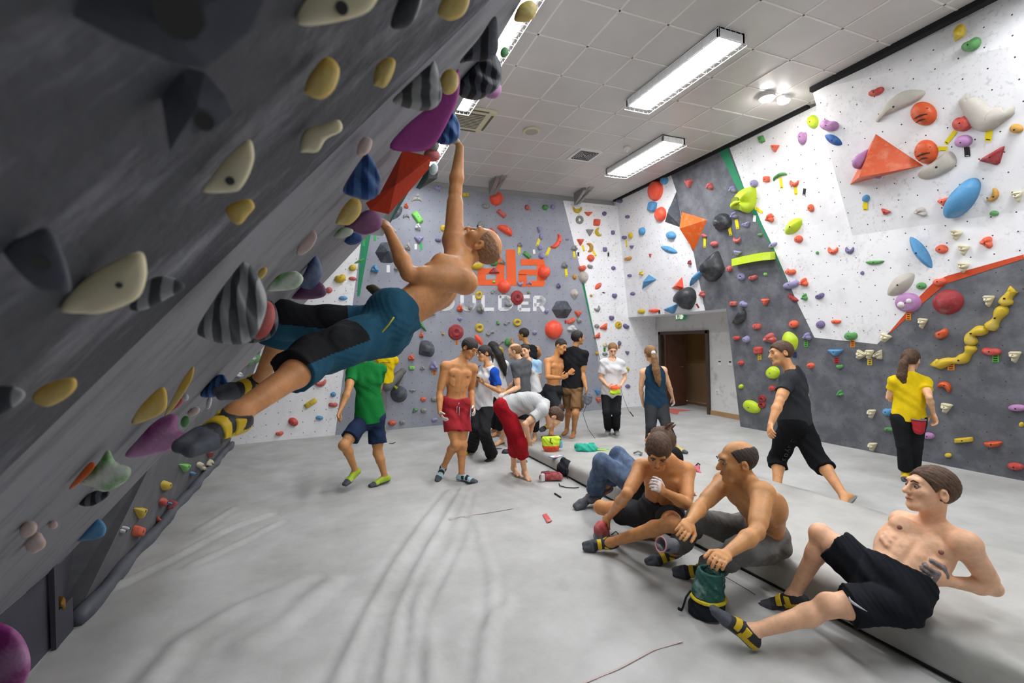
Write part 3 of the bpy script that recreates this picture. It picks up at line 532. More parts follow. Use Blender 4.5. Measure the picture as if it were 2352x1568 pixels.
crop(PD, 1750, 50, 3.485, """1580 90 100 150 205 Y k .07;1680 175 165 105 -28 E b;917 555 132 66 -22 R b;1297 735 215 190 20 Q o .08;543 820 155 96 10 J b;575 945 155 76 28 B l;1318 1040 190 195 0 Q o .08;1450 1015 72 36 0 / y;1613 800 175 140 -20 R b .08;1512 925 34 132 38 / y;1618 955 146 100 -12 J o;
1645 1040 46 76 -5 / k;1820 890 56 134 8 / y;1855 1070 260 130 -30 D t .08;2040 855 112 76 0 F o;1615 1410 385 190 -52 S o .2;1460 1430 116 80 -15 O t;1845 1385 120 70 -60 F c;2050 1380 108 108 -10 C x;1862 1532 72 44 0 E o;1275 1520 108 62 15 T i;995 1515 90 52 20 R t;837 1412 62 56 -40 S o;830 1475 38 62 0 / y;915 1228 92 52 0 J i;850 1200 26 62 0 / y""", GD)
GC = 'climbing holds on the low left panel'
crop(PC, 0, 1000, 2.7607, """1165 192 75 62 0 N t;1262 185 34 40 20 C o;1280 205 34 28 0 C o;1330 178 44 46 0 C i;1325 110 40 52 0 D t;1213 240 20 26 0 S o;1045 310 55 70 20 Y b;1025 420 38 60 15 R o;1090 445 52 72 20 D q;1062 430 12 24 0 S o;1010 527 44 46 0 O c;880 475 78 84 0 Y t;865 605 56 72 15 O q;770 603 22 30 20 W o;782 585 24 26 0 W o""", GC)
crop(PC, 480, 480, 2.7025, """208 955 62 44 -30 R o;215 900 40 50 30 P o;262 918 40 40 0 W i;250 945 60 50 -40 E l;305 930 60 66 -60 E l;180 1026 36 32 0 W i;150 1155 40 40 0 O o""", GC)
def polyhold(pl, pts, col, sh, lab, hgt, name='climbing_hold', cat='climbing hold', grp=None, apex=None, round_=True):
    n = wn(pl); Q = np.array([on(x, y, *pl) for x, y in pts]); cen = np.mean(pts, 0) if apex is None else apex; C = on(*cen, *pl)
    mb = MB(); mb.up = np.array([0, 0, 1.])
    if apex is not None and not round_:
        T = C+n*hgt; mb.add(list(Q)+[T], [(i, (i+1) % len(Q), len(Q)) for i in range(len(Q))])
    else: dome(mb, C, Q, n, hgt, sh, random.Random(1))
    o = mb.build(name, hmat(col), None, round_, origin=C); tag(o, lab, cat, grp)
    if round_: b = MB(); z = C+n*hgt*.97; b.tube([z, z+n*.006], .012, 8); bo = b.build('bolt', HOLE); bo.parent = o; bo.location = -Vector(C)
    return o
r2 = lambda L: [(1750+x/3.485, 50+y/3.485) for x, y in L]
def smooth_poly(P, n=40):
    P = np.array(P, float); k = len(P); out = []
    for i in range(k):
        p0, p1, p2, p3 = P[i-1], P[i], P[(i+1) % k], P[(i+2) % k]
        for t in np.arange(max(2, n//k))/max(2, n//k): out.append(.5*((2*p1)+(-p0+p2)*t+(2*p0-5*p1+4*p2-p3)*t*t+(-p0+3*p1-3*p2+p3)*t**3))
    return out
polyhold(PD, smooth_poly(r2([(910, 790), (935, 740), (1010, 640), (1120, 560), (1220, 542), (1310, 560), (1260, 625), (1110, 700), (960, 765), (935, 803)])), 'T', 'o', 'long stone grey curved hold high on the bulging panel', .06, grp=GD)
polyhold(PD, smooth_poly(r2([(1256, 1205), (1380, 1110), (1470, 1045), (1520, 1040), (1558, 1090), (1545, 1160), (1450, 1220), (1340, 1260), (1265, 1250)])), 'T', 'o', 'long stone grey drop-shaped hold below the lower orange dish on the bulging panel', .06, grp=GD)
V0 = r2([(1655, 615), (1690, 680), (1745, 750), (1805, 785), (1880, 755), (1965, 700)]); V1 = smooth_poly(V0, 48)[:41]; C1 = [on(*q, *PD) for q in V1]; VW = np.interp(np.arange(41), [0, 8, 16, 24, 32, 40], [.055, .085, .105, .115, .095, .045])
mb = MB(); strip(mb, C1, list(VW), wn(PD), .08); o = mb.build('climbing_hold', hmat('T'), None, True, origin=C1[20]); tag(o, 'big stone grey V-shaped hold at the right of the bulging panel', 'climbing hold', GD)
polyhold(PD, r2([(912, 898), (1292, 1150), (705, 1302)]), 'Q', 'p', 'large orange pyramid volume on the bulging white panel', .36, 'climbing_volume', 'climbing volume', 'climbing volumes', r2([(915, 1190)])[0], False)
put_hold(PD, *r2([(843, 1095)])[0], 30, 44, 15, 'J', 'o', 'bulging white panel', GD, .28)
r1 = lambda L: [(1400+x/3.92, 380+y/3.92) for x, y in L]
polyhold(PE, r1([(604, 232), (665, 568), (498, 508)]), 'H', 'p', 'charcoal pyramid volume at the corner panel edge, left of the orange one', .22, 'climbing_volume', 'climbing volume', 'climbing volumes', r1([(600, 420)])[0], False)
polyhold(PE, r1([(652, 418), (878, 488), (760, 770), (668, 575)]), 'Z', 'p', 'orange pyramid volume on the edge of the dark right wall', .25, 'climbing_volume', 'climbing volume', 'climbing volumes', r1([(720, 560)])[0], False)
polyhold(PE, r1([(355, 980), (428, 1025), (292, 1116), (300, 1045)]), 'S', 'p', 'small blue pyramid volume on the white corner panel', .12, 'climbing_volume', 'climbing volume', 'climbing volumes', r1([(350, 1040)])[0], False)
polyhold(PE, r1([(655, 1000), (670, 1100), (640, 1130), (560, 1105)]), 'A', 'p', 'bright orange-red wedge volume beside the black domed volume over the door', .12, 'climbing_volume', 'climbing volume', 'climbing volumes', r1([(640, 1075)])[0], False)
o = polyhold(PE, smooth_poly(r1([(720, 1092), (775, 1130), (782, 1210), (740, 1290), (690, 1290), (640, 1240), (605, 1220), (610, 1165), (660, 1110)])), 'K', 'B', 'glossy black domed volume just above the doorway', .24, 'climbing_volume', 'climbing volume', 'climbing volumes')
polyhold(PE, smooth_poly(r1([(1275, 190), (1320, 210), (1325, 330), (1300, 390), (1250, 430), (1180, 405), (1110, 390), (1125, 320), (1170, 230)]), 36), 'M', 'i', 'big lime green faceted hold with a deep pocket across the green stripe', .16, grp=GR)
P = r1([(1190, 318)])[0]; q = on(*P, *PE)-unit(PE[0])*.135; b = MB(); b.tube([q, q-unit(PE[0])*.03], .07, 20); o = ALLH[0][0]; bo = b.build('pocket', mat('pocket_olive', (118, 132, 30), .6)); par = [x for x in bpy.data.objects if x.get('label', '').startswith('big lime')][0]; bo.parent = par; bo.location = -par.location
pl_ = [on(*x, *PE) for x in r1([(1145, 868), (1230, 848), (1320, 830), (1410, 815), (1495, 808)])]
mb = MB(); n_ = -unit(PE[0])
for a, c in zip(pl_, pl_[1:]):
    up = np.array([0, 0, .062]); mb.prism([a-up, c-up, c+up, a+up], n_*.12)
o = mb.build('climbing_hold', hmat('M'), None, origin=pl_[2]); tag(o, 'long lime green ledge hold ending at the green stripe', 'climbing hold', GR)
q3 = lambda L: [(1700+x/2.6135, 500+y/2.6135) for x, y in L]
sn = q3([(1195, 852), (1260, 858), (1330, 850), (1370, 815), (1392, 765), (1385, 705), (1430, 680), (1490, 665), (1530, 625), (1565, 570), (1590, 525), (1605, 480), (1622, 450)])
for i, (a, c, lab) in enumerate(((0, 5, 'lowest'), (4, 8, 'middle'), (7, 11, 'third'), (10, 13, 'topmost'))):
    L = [on(*x, *PE) for x in smooth_poly(sn, 52)[a*4:(c-1)*4+1]]; k = len(L)
    mb = MB(); strip(mb, L, [(.048+.012*math.sin(j*.9))*(.55 if j in (0, k-1) else 1) for j in range(k)], n_, .07); o = mb.build('climbing_hold', hmat('Y'), None, True, origin=L[k//2]); tag(o, lab+' piece of the winding yellow snake of holds on the dark right wall', 'climbing hold', GR)
    z = L[k//2]+n_*.068; b = MB(); b.tube([z, z+n_*.006], .01, 8); bo = b.build('bolt', HOLE); bo.parent = o; bo.location = -o.location
# eyes of the mauve two-hole hold
for (x, y) in q3([(985, 518), (1032, 495)]):
    z = on(x, y, *PE)+n_*.062; b = MB(); b.tube([z, z+n_*.012], .04 if x < 2080 else .03, 16); par = [a for a in ALLH if a[3] == 'J' and abs(a[1]-(1700+1010/2.6135)) < 1][0][0]; bo = b.build('insert', mat('insert_white', (220, 214, 214), .5), None, True); bo.parent = par; bo.location = -par.location
# dark slots of the two rust dishes
for a in ALLH:
    if a[3] == 'Q' and a[5].startswith('bulging'):
        C = Vector(a[0].location); n = -unit(PD[0]); b = MB()
        for k, (dz, hw) in enumerate(((.04, .075), (-.02, .065), (-.07, .045))):
            base = np.array(C)+n*(.082 if k == 0 else .078)+np.array([0, 0, dz]); L = [base+np.array([0, s*hw, .012*math.cos(s*1.5)])-n*.006*abs(s) for s in (-1, -.5, 0, .5, 1)]
            b.tube(L, [.004, .009, .012, .009, .004], 6)
        bo = b.build('slot', mat('slot_rust', (84, 34, 18), .7), None, True); bo.parent = a[0]; bo.location = -a[0].location
# ---------------- labels for the holds and tape ----------------
def direction(dx, dy):
    if abs(dx) < .45*abs(dy): return 'above' if dy > 0 else 'below'
    if abs(dy) < .45*abs(dx): return 'left of' if dx > 0 else 'right of'
    return ('above' if dy > 0 else 'below')+(' left of' if dx > 0 else ' right of')
used = set(); ORD = ['topmost', 'second highest', 'third highest', 'fourth highest', 'fifth highest', 'sixth highest', 'seventh highest', 'eighth highest', 'ninth highest', 'tenth highest', 'eleventh highest', 'twelfth highest']
def szw(s): return 'tiny ' if s < .09 else 'small ' if s < .16 else '' if s < .34 else 'large '
def full(h): return (szw(h[6])+HC_[h[3]][0]+' '+SHN[h[4]])
cnt = {}
for h in ALLH: cnt[(full(h), h[5])] = cnt.get((full(h), h[5]), 0)+1
for h in ALLH:
    f = full(h)+' hold'; lab = f'{f} on the {h[5]}'
    if cnt[(full(h), h[5])] > 1 or lab in used:
        nb = sorted(((g[1]-h[1])**2+(g[2]-h[2])**2, i) for i, g in enumerate(ALLH) if g is not h and g[5] == h[5]); ok = None
        for uniq in (True, False):
            for _, i in nb[:7]:
                g = ALLH[i]
                if uniq and cnt[(full(g), g[5])] > 1: continue
                c = f'{f} on the {h[5]}, {direction(g[1]-h[1], g[2]-h[2])} the {HC_[g[3]][0]} {SHN[g[4]]} one'
                if c not in used and len(c.split()) <= 20: ok = c; break
            if ok: break
        lab = ok or lab
        if len(lab.split()) > 16: lab = lab.replace(' part of the back wall', ' back wall').replace('bright orange-red', 'orange')
        if len(lab.split()) > 16: lab = lab.replace(' of the back wall', '')
        if len(lab.split()) > 16: lab = lab.replace(SHN[h[4]]+' hold', 'hold', 1)
        if lab in used:
            same = sorted([g for g in ALLH if g[3] == h[3] and g[5] == h[5]], key=lambda g: g[2]); k = same.index(h)
            lab = f'{ORD[min(k, 11)]} of the {HC_[h[3]][0]} holds on the {h[5]}'
    used.add(lab); h[0]['label'] = lab
for o, x, y, col, z in ALLT:
    g = min(ALLH, key=lambda g: (g[1]-x)**2+(g[2]-y)**2+(0 if g[5] == z else 1e5)); lab = f'{TM[col][0]} on the {z}, {direction(g[1]-x, g[2]-y)} the {szw(g[6])}{HC_[g[3]][0]} hold'
    if lab in used: lab = f'{TM[col][0]} on the {z}, {direction(g[1]-x, g[2]-y)} the {HC_[g[3]][0]} {SHN[g[4]]} hold'
    if lab in used: g = sorted(ALLH, key=lambda g: (g[1]-x)**2+(g[2]-y)**2)[1]; lab = f'{TM[col][0]} on the {z}, near the {HC_[g[3]][0]} {SHN[g[4]]} hold'
    if len(lab.split()) > 16: lab = lab.replace(' part of the back wall', ' back wall').replace(' of the back wall', '').replace('bright ', '')
    used.add(lab); o['label'] = lab
# ---------------- painted lettering on the back wall ----------------
def PBw(px, py, e=.006): return on(px, py, *PB)-unit(PB[0])*e
def flat(mb, polys, e=.006):
    for P in polys: mb.prism([PBw(x, y, e) for x, y in P], -unit(PB[0])*.002)
logo = empty('painted_sign', on(1165, 640, *PB), 'orange and white painted lettering BOULDER on the grey back wall', 'wall lettering')
LO = mat('logo_orange', (238, 100, 46), .7, noise=.06); LW = mat('logo_white', (236, 236, 238), .7)
def rr(x0, y0, x1, y1, cs, r=8):
    """rectangle with rounded corners listed in cs (tl,tr,br,bl)"""
    out = []
    for k, (cx_, cy_, a0) in dict(tl=(x0+r, y0+r, 180), tr=(x1-r, y0+r, 270), br=(x1-r, y1-r, 0), bl=(x0+r, y1-r, 90)).items():
        if k in cs: out += [(cx_+r*math.cos(math.radians(a0+t)), cy_+r*math.sin(math.radians(a0+t))) for t in (0, 22, 45, 67, 90)]
        else: out.append(dict(tl=(x0, y0), tr=(x1, y0), br=(x1, y1), bl=(x0, y1))[k])
    return out
def glyph(name, polys, m):
    mb = MB(); flat(mb, polys); o = mb.build(name, m); o.parent = logo; o.location = -logo.location
def letter_a(x0, x1, y0, y1):
    t = (y1-y0)*.225; w = x1-x0
    return [rr(x0+w*.08, y0, x1, y0+t, ('tr',), 9), rr(x1-w*.30, y0+t-1, x1, y1, ('br',), 7), rr(x0, y0+t*1.7, x1-w*.30, y0+t*2.6, ('tl',), 7), [(x0, y0+t*2.4), (x0+w*.3, y0+t*2.4), (x0+w*.3, y1-t*.9), (x0, y1-t*.9)], rr(x0, y1-t*.95, x1-w*.30, y1, ('bl',), 7)]
glyph('letter_k', [[(1040, 572), (1060, 572), (1060, 655), (1040, 655)], [(1060, 608), (1082, 590), (1104, 590), (1073, 617)], [(1060, 620), (1073, 612), (1094, 654), (1070, 654)]], LO)
glyph('letter_a', letter_a(1097, 1158, 592, 655), LO); glyph('letter_l', [[(1162, 573), (1183, 573), (1186, 656), (1164, 655)]], LO); glyph('letter_a', letter_a(1191, 1251, 595, 658), LO)
def stroke(P, wd):
    out = []
    for a, c in zip(P, P[1:]):
        d = unit(np.array(c)-np.array(a))*wd/2; nn = np.array([-d[1], d[0]]); a = np.array(a)-d*.35; c = np.array(c)+d*.35; out.append([tuple(a+nn), tuple(c+nn), tuple(c-nn), tuple(a-nn)])
    return out
def arc(cx_, cy_, rx, ry, a0, a1, n=14): return [(cx_+rx*math.cos(math.radians(a0+(a1-a0)*i/n)), cy_+ry*math.sin(math.radians(a0+(a1-a0)*i/n))) for i in range(n+1)]
Wd = 8.2; y0, y1 = 682, 710
glyph('letter_b', stroke([(966, y0-2), (966, y1)]+[(972, y1)]+arc(980, 703, 9, 7.5, 90, -90)+[(966, 696)], Wd)+stroke([(966, 680)]+arc(978, 688, 8, 7.5, -90, 90), Wd), LW)
glyph('letter_o', stroke(arc(1022, 695, 18, 15, 0, 360, 24), Wd), LW)
glyph('letter_u', stroke([(1061, 679)]+arc(1075, 697, 14, 13, 180, 0)+[(1089, 679)], Wd), LW)
glyph('letter_l', stroke([(1109, 679), (1109, 710), (1133, 710)], Wd), LW)
glyph('letter_d', stroke([(1148, 680), (1148, 710)]+arc(1158, 695.5, 17, 14.5, 90, -90)+[(1148, 681)], Wd), LW)
glyph('letter_e', stroke([(1215, 681), (1193, 681), (1193, 711), (1216, 711)], Wd)+stroke([(1193, 696), (1212, 696)], Wd-1), LW)
glyph('letter_r', stroke([(1228, 713), (1228, 683)]+arc(1240, 691, 9, 8, -90, 90)+[(1228, 700)], Wd)+stroke([(1240, 699), (1249, 713)], Wd), LW)
# ================= implicit surfaces -> meshes =================
def cone(a, b, ra, rb=None, k=.02, cap=None): return dict(t='c', a=np.array(a, float), b=np.array(b, float), ra=ra, rb=ra if rb is None else rb, k=k, cap=cap)
def ell(c, R, r, k=.03): return dict(t='e', c=np.array(c, float), R=np.array(R, float), r=np.array(r, float), k=k, cap=None)
def ball(c, r, k=.02): return cone(c, np.array(c, float)+[0, 0, 1e-5], r, r, k)
def infl(p, e):
    p = dict(p)
    if p['t'] == 'c': p['ra'] += e; p['rb'] += e
    else: p['r'] = p['r']+e
    return p
def pd(p, X):
    if p['t'] == 'c':
        ab = p['b']-p['a']; t = np.clip(((X-p['a'])@ab)/(ab@ab+1e-12), 0, 1)
        d = np.linalg.norm(X-p['a']-t[:, None]*ab, axis=1)-(p['ra']+(p['rb']-p['ra'])*t)
    else:
        q = (X-p['c'])@p['R'].T; k0 = np.linalg.norm(q/p['r'], axis=1); k1 = np.linalg.norm(q/p['r']**2, axis=1); d = k0*(k0-1)/np.maximum(k1, 1e-6)
    if p['cap'] is not None: d = np.maximum(d, (X-p['cap'][0])@p['cap'][1])
    return d
class SDF:
    def __init__(s, prims, subs=(), planes=(), wr=0., wf=28., gap=()): s.p = list(prims); s.s = list(subs); s.pl = list(planes); s.wr = wr; s.wf = wf
    def ev(s, X, idx=None):
        P = s.p if idx is None else [s.p[i] for i in idx]
        d = pd(P[0], X)
        for p in P[1:]:
            e = pd(p, X); k = p['k']; h = np.clip(.5+.5*(d-e)/k, 0, 1); d = d+(e-d)*h-k*h*(1-h)
        for p in s.s: e = -pd(p, X); k = p['k']; h = np.clip(.5-.5*(d-e)/k, 0, 1); d = d+(e-d)*h+k*h*(1-h)
        if s.wr:
            f = s.wf; x, y, z = X.T
            d = d+s.wr*np.sin(f*(x+.6*z)+2*np.sin(f*.45*(y-z)+1))*np.sin(f*.7*(z-y)+1.5*np.sin(f*.4*x))
            if f < 50: g = 2.6*f; d = d+.32*s.wr*np.abs(np.sin(g*(.7*x-y+.5*z)+2.5*np.sin(f*.6*(x+z)+2)))
        for pt, n in s.pl: d = np.maximum(d, (X-pt)@n)
        return d
def surface(sdf, res, name, mats, parent=None, matfn=None, origin=None):
    lo = np.min([np.minimum(p['a']-p['ra'], p['b']-p['rb']) if p['t'] == 'c' else p['c']-p['r'].max() for p in sdf.p], 0)-.03
    hi = np.max([np.maximum(p['a']+p['ra'], p['b']+p['rb']) if p['t'] == 'c' else p['c']+p['r'].max() for p in sdf.p], 0)+.03
    B = 12; bs = B*res; nb = np.ceil((hi-lo)/bs).astype(int); G = np.stack(np.meshgrid(*[np.arange(k) for k in nb], indexing='ij'), -1).reshape(-1, 3)
    Cn = lo+(G+.5)*bs; rad = bs*.8661
    D = np.stack([pd(p, Cn) for p in sdf.p], 1); dm = D.min(1)
    act = np.where((dm < rad*1.15+.03) & (dm > -rad*1.3-.06))[0]
    loc = np.stack(np.meshgrid(*[np.arange(B+1)]*3, indexing='ij'), -1).reshape(-1, 3)
    K = []; V = []; QD = [[], [], []]; OFF = [(i >> 2 & 1, i >> 1 & 1, i & 1) for i in range(8)]
    ED = [(a, b) for a in range(8) for b in range(a+1, 8) if bin(a ^ b).count('1') == 1]
    for bi in act:
        idx = np.where(D[bi] < dm[bi]+2*rad+.06)[0]; X = lo+(G[bi]*B+loc)*res
        v = sdf.ev(X, idx).reshape(B+1, B+1, B+1)
        if v.min() > 0 or v.max() < 0: continue
        c = np.stack([v[o[0]:B+o[0], o[1]:B+o[1], o[2]:B+o[2]] for o in OFF], -1).reshape(-1, 8); s = c < 0; n = s.sum(1); w = np.where((n > 0) & (n < 8))[0]
        if not len(w): continue
        c = c[w]; s = s[w]; ijk = np.stack(np.unravel_index(w, (B, B, B)), 1); g = G[bi]*B+ijk
        acc = np.zeros((len(w), 3)); m = np.zeros(len(w))
        for a, b_ in ED:
            x = s[:, a] != s[:, b_]; t = c[:, a]/np.where(x, c[:, a]-c[:, b_], 1); pa = np.array(OFF[a], float); pb = np.array(OFF[b_], float)
            acc += np.where(x[:, None], pa+(pb-pa)*t[:, None], 0); m += x
        V.append(lo+(g+acc/m[:, None])*res); K.append(g)
        for ax, o in enumerate((4, 2, 1)):
            x = s[:, 0] != s[:, o]; QD[ax].append(np.column_stack([g[x], s[x, 0]]))
    if not V: return None
    V = np.concatenate(V); K = np.concatenate(K); S = nb*B+4; key = lambda g: ((g[:, 0]+2)*S[1]+(g[:, 1]+2))*S[2]+(g[:, 2]+2)
    kk = key(K); od = np.argsort(kk); ks = kk[od]; F = []
    for ax in range(3):
        q = np.concatenate(QD[ax]); g = q[:, :3]; sg = q[:, 3]; u = np.eye(3, dtype=int)[(ax+1) % 3]; w_ = np.eye(3, dtype=int)[(ax+2) % 3]
        cs = [g, g-u, g-u-w_, g-w_]; I = []; ok = np.ones(len(g), bool)
        for c_ in cs:
            kq = key(c_); p = np.clip(np.searchsorted(ks, kq), 0, len(ks)-1); ok &= ks[p] == kq; I.append(od[p])
        f = np.stack(I, 1)[ok]; sgn = sg[ok] > 0; f[~sgn] = f[~sgn][:, ::-1]; F.append(f)
    F = np.concatenate(F)
    # light smoothing
    nbm = np.zeros_like(V); ct = np.zeros(len(V))
    for a in range(4):
        i, j = F[:, a], F[:, (a+1) % 4]; np.add.at(nbm, i, V[j]); np.add.at(nbm, j, V[i]); np.add.at(ct, i, 1); np.add.at(ct, j, 1)
    V = V*.55+.45*nbm/np.maximum(ct, 1)[:, None]
    if origin is None: origin = np.zeros(3)
    me = bpy.data.meshes.new(name); me.from_pydata((V-origin).tolist(), [], F.tolist())
    o = link(name, me, None, mats if isinstance(mats, (list, tuple)) else [mats], True)
    if matfn is not None: me.polygons.foreach_set('material_index', matfn(V[F].mean(1)).astype(np.int32)); me.update()
    o.location = Vector(origin)
    if parent: o.parent = parent; o.location = Vector(origin)-parent.location
    return o
# ================= people =================
def skin(name, c):
    c = (min(255, int(c[0]*1.10)), min(255, int(c[1]*1.09)), min(255, int(c[2]*1.06))); return mat('skin_'+name, c, .48, col2=tuple(int(x*.86) for x in c), nscale=14, thr=(.4, .75), bump=.12, bscale=55, sss=.12, spec=.35)
def cloth(name, c, bump=.35, noise=.12): return mat('cloth_'+name, c, .88, noise=noise, nscale=11, bump=bump, bscale=38, spec=.15)
CHALK = mat('chalk_skin', (214, 190, 180), .8, col2=(236, 230, 228), nscale=22, thr=(.35, .6), bump=.2)
CHALKD = mat('chalk_grey_skin', (110, 98, 98), .85, col2=(146, 134, 132), nscale=25, bump=.2)
EYEW = mat('eye_white', (160, 146, 138), .6); EYEK = mat('eye_iris', (42, 30, 24), .25); LIP = mat('lip', (176, 98, 86), .5); BROW = mat('brow', (48, 34, 26), .8)
def camdir(v): return unit(v[0]*CR+v[1]*CU+v[2]*CF)       # right, up, away from the viewer
def ortho(f, u): f = unit(f); u = unit(u-f*(u@f)); return np.cross(f, u), f, u     # right, forward, up
class Person:
    def __init__(s, name, H, pel, tf, neck, head, face, limbs, fem=0, g=1., w=None, res=.008, sk=None, lab='', lean=None, hk=None, headup=None, grp=None, flat='', zf=0., mus=0):
        s.H = H; s.nm = name; s.flat = flat; s.mus = mus; q = s.q = H/1.75; s.g = g; s.fem = fem; s.res = res; J = s.J = {}
        J['P'] = dep(*pel)
        def sph(A, px, py, L, sg, tag_=''):
            r = ray(px, py); o = CAM-A; a = r@r; b_ = 2*r@o; c = o@o-L*L; D = b_*b_-4*a*c
            if isinstance(sg, tuple): return fl(px, py, sg[0])
            if isinstance(sg, (int, float)): return dep(px, py, depth_of(A)+sg)
            if D <= 0: t = -b_/(2*a); return CAM+r*t
            t = (-b_+(1 if sg == '+' else -1)*math.sqrt(D))/(2*a); return CAM+r*t
        s.sph = sph
        J['N'] = sph(J['P'], neck[0], neck[1], .30*H, neck[2])
        J['W'] = (J['P']+J['N'])/2+(camdir(w)*np.linalg.norm(w) if w else 0)
        s.Uc = unit(J['N']-J['W']); s.Up = unit(J['W']-J['P'])
        s.tf = camdir(tf); s.Rc, s.Fc, _ = ortho(s.tf-s.Uc*(s.tf@s.Uc), s.Uc); s.Fc = unit(s.tf-s.Uc*(s.tf@s.Uc)); s.Rc = np.cross(s.Fc, s.Uc)
        pf = camdir(lean) if lean else s.tf; s.Fp = unit(pf-s.Up*(pf@s.Up)); s.Rp = np.cross(s.Fp, s.Up)
        J['H'] = sph(J['N'], head[0], head[1], .115*H, head[2])
        sw = .100*H*(.93 if fem else 1.03); hw = .047*H
        for e, sg in (('l', -1), ('r', 1)):
            J['s'+e] = J['N']-s.Uc*.028*H+s.Rc*sg*sw; J['h'+e] = J['P']+s.Rp*sg*hw
            if 's'+e in limbs: x = limbs['s'+e]; J['s'+e] = sph(J['N'], x[0], x[1], sw*1.05, x[2])
            if 'h'+e in limbs: x = limbs['h'+e]; J['h'+e] = sph(J['P'], x[0], x[1], hw, x[2])
            for k, pr, L in (('e', 's', .168), ('w', 'e', .150), ('k', 'h', .245), ('a', 'k', .240)):
                x = limbs.get(k+e)
                if x is None: continue
                J[k+e] = sph(J[pr+e], x[0], x[1], L*H, x[2]) if not (k == 'a' and e in flat) else fl(x[0], x[1], zf+.085*q)
            if 'w'+e in J and 'd'+e in limbs: x = limbs['d'+e]; J['d'+e] = sph(J['w'+e], x[0], x[1], .10*H, x[2])
            if 't'+e in limbs and 'a'+e in J: 
                x = limbs['t'+e]
                if e in flat: v = fl(x[0], x[1], zf+.03)-J['a'+e]; v[2] = 0; v = unit(v)*.118*H; v[2] = -.012; J['t'+e] = J['a'+e]+v
                else: J['t'+e] = sph(J['a'+e], x[0], x[1], .118*H, x[2])
        s.face = camdir(face); hu = s.J['H']-s.J['N'] if headup is None else camdir(headup); s.hR, s.hF, s.hU = ortho(s.face, hu)
        s.root = empty('person', (*J['P'][:2], 0), lab, 'person', grp); s.sk = sk; s.parts = {}
        s.hand = {e: limbs.get('g'+e, (.35, None)) for e in 'lr'}; s.build()
    def handprims(s, e):
        J, q = s.J, s.q; W = J['w'+e]; d = unit(J.get('d'+e, W+(W-J['e'+e]))-W); curl, pn = s.hand[e]
        sg = 1 if e == 'r' else -1
        pn = camdir(pn) if pn is not None else -s.Rc*sg; pn = unit(pn-d*(pn@d)); sd = np.cross(d, pn)*sg
        L = []; kn = W+d*.085*q; R = np.stack([d, sd, pn]); L.append(ell(W+d*.048*q, R, np.array([.055, .040, .0165])*q, .018)); L.append(cone(kn-sd*.027*q, kn+sd*.027*q, .012*q, .012*q, .012))
        for i, (o, ln) in enumerate(((.030, .066), (.010, .074), (-.011, .069), (-.030, .053))):
            p = kn+sd*o*q; a = curl*.6+.05*i; r = .0092*q+(.0012 if s.res > .007 else 0)
            for j, f in enumerate((.44, .31, .25)):
                dd = d*math.cos(a)+pn*math.sin(a); p2 = p+dd*ln*f*q*1.05; L.append(cone(p, p2, r, r*.93, .004)); p = p2; r *= .93; a += curl
        p = W+d*.022*q+sd*.030*q; v = unit(d*.65+sd*.75+pn*.25); p2 = p+v*.038*q; L.append(cone(p, p2, .0135*q, .011*q, .012)); v2 = unit(d+sd*.12+pn*(.2+curl*.5)); p3 = p2+v2*.03*q; L.append(cone(p2, p3, .0108*q, .0098*q, .004)); L.append(cone(p3, p3+unit(v2+pn*curl*.3)*.024*q, .0098*q, .0082*q, .004))
        return L
    def build(s):
        J, q, g = s.J, s.q, s.g; H = s.H; e3 = lambda R, F, U: np.stack([R, F, U])
        Rc, Fc, Uc, Rp, Fp, Up = s.Rc, s.Fc, s.Uc, s.Rp, s.Fp, s.Up; Ec, Ep = e3(Rc, Fc, Uc), e3(Rp, Fp, Up); N, P, W = J['N'], J['P'], J['W']; f = s.fem
        T = []
        T.append(ell(N-Uc*.185*q+Fc*.005*q, Ec, np.array([.150 if not f else .132, .104, .175])*q*g, .05))
        T.append(ell((W+P)/2+Up*.05*q, Ep, np.array([.128 if not f else .112, .094, .15])*q*g, .06))
        T.append(ell(P+Up*.035*q, Ep, np.array([.150 if not f else .158, .105, .105])*q*g, .06))
        for sg, e in ((-1, 'l'), (1, 'r')):
            S = J['s'+e]
            T.append(cone(N-Uc*.03*q, S, .058*q*g, .055*q*g, .05)); T.append(cone(N+Uc*.035*q-Fc*.015*q, S+Uc*.005*q, .036*q, .034*q, .05))
            if not f: T += [ell(N-Uc*.115*q+Rc*sg*.070*q+Fc*(.066 if s.nm != 'climber' else .050)*q, Ec, np.array([.076, .026, .056])*q*g, .018), cone(N-Uc*.012*q+Rc*sg*.02*q+Fc*.048*q, S+Fc*.035*q+Uc*.03*q, .009*q, .009*q, .018)]+[ell(N-Uc*(.225+.055*i)*q+Rc*sg*.030*q+Fc*(.088-.006*i)*q+(s.J['W']-N)*0, Ec, np.array([.028, .014, .026])*q*g, .012) for i in range(3)]
            else: T.append(ell(N-Uc*.155*q+Rc*sg*.065*q+Fc*.082*q, Ec, np.array([.058, .048, .056])*q, .03))
            T.append(ell(N-Uc*.15*q+Rc*sg*.115*q-Fc*.02*q, Ec, np.array([.04, .07, .11])*q*g, .05))
            T.append(ell(P-Up*.035*q+Rp*sg*.062*q-Fp*.048*q, Ep, np.array([.078, .072, .085])*q*g, .03))
        s.torso = list(T); s.subs = []
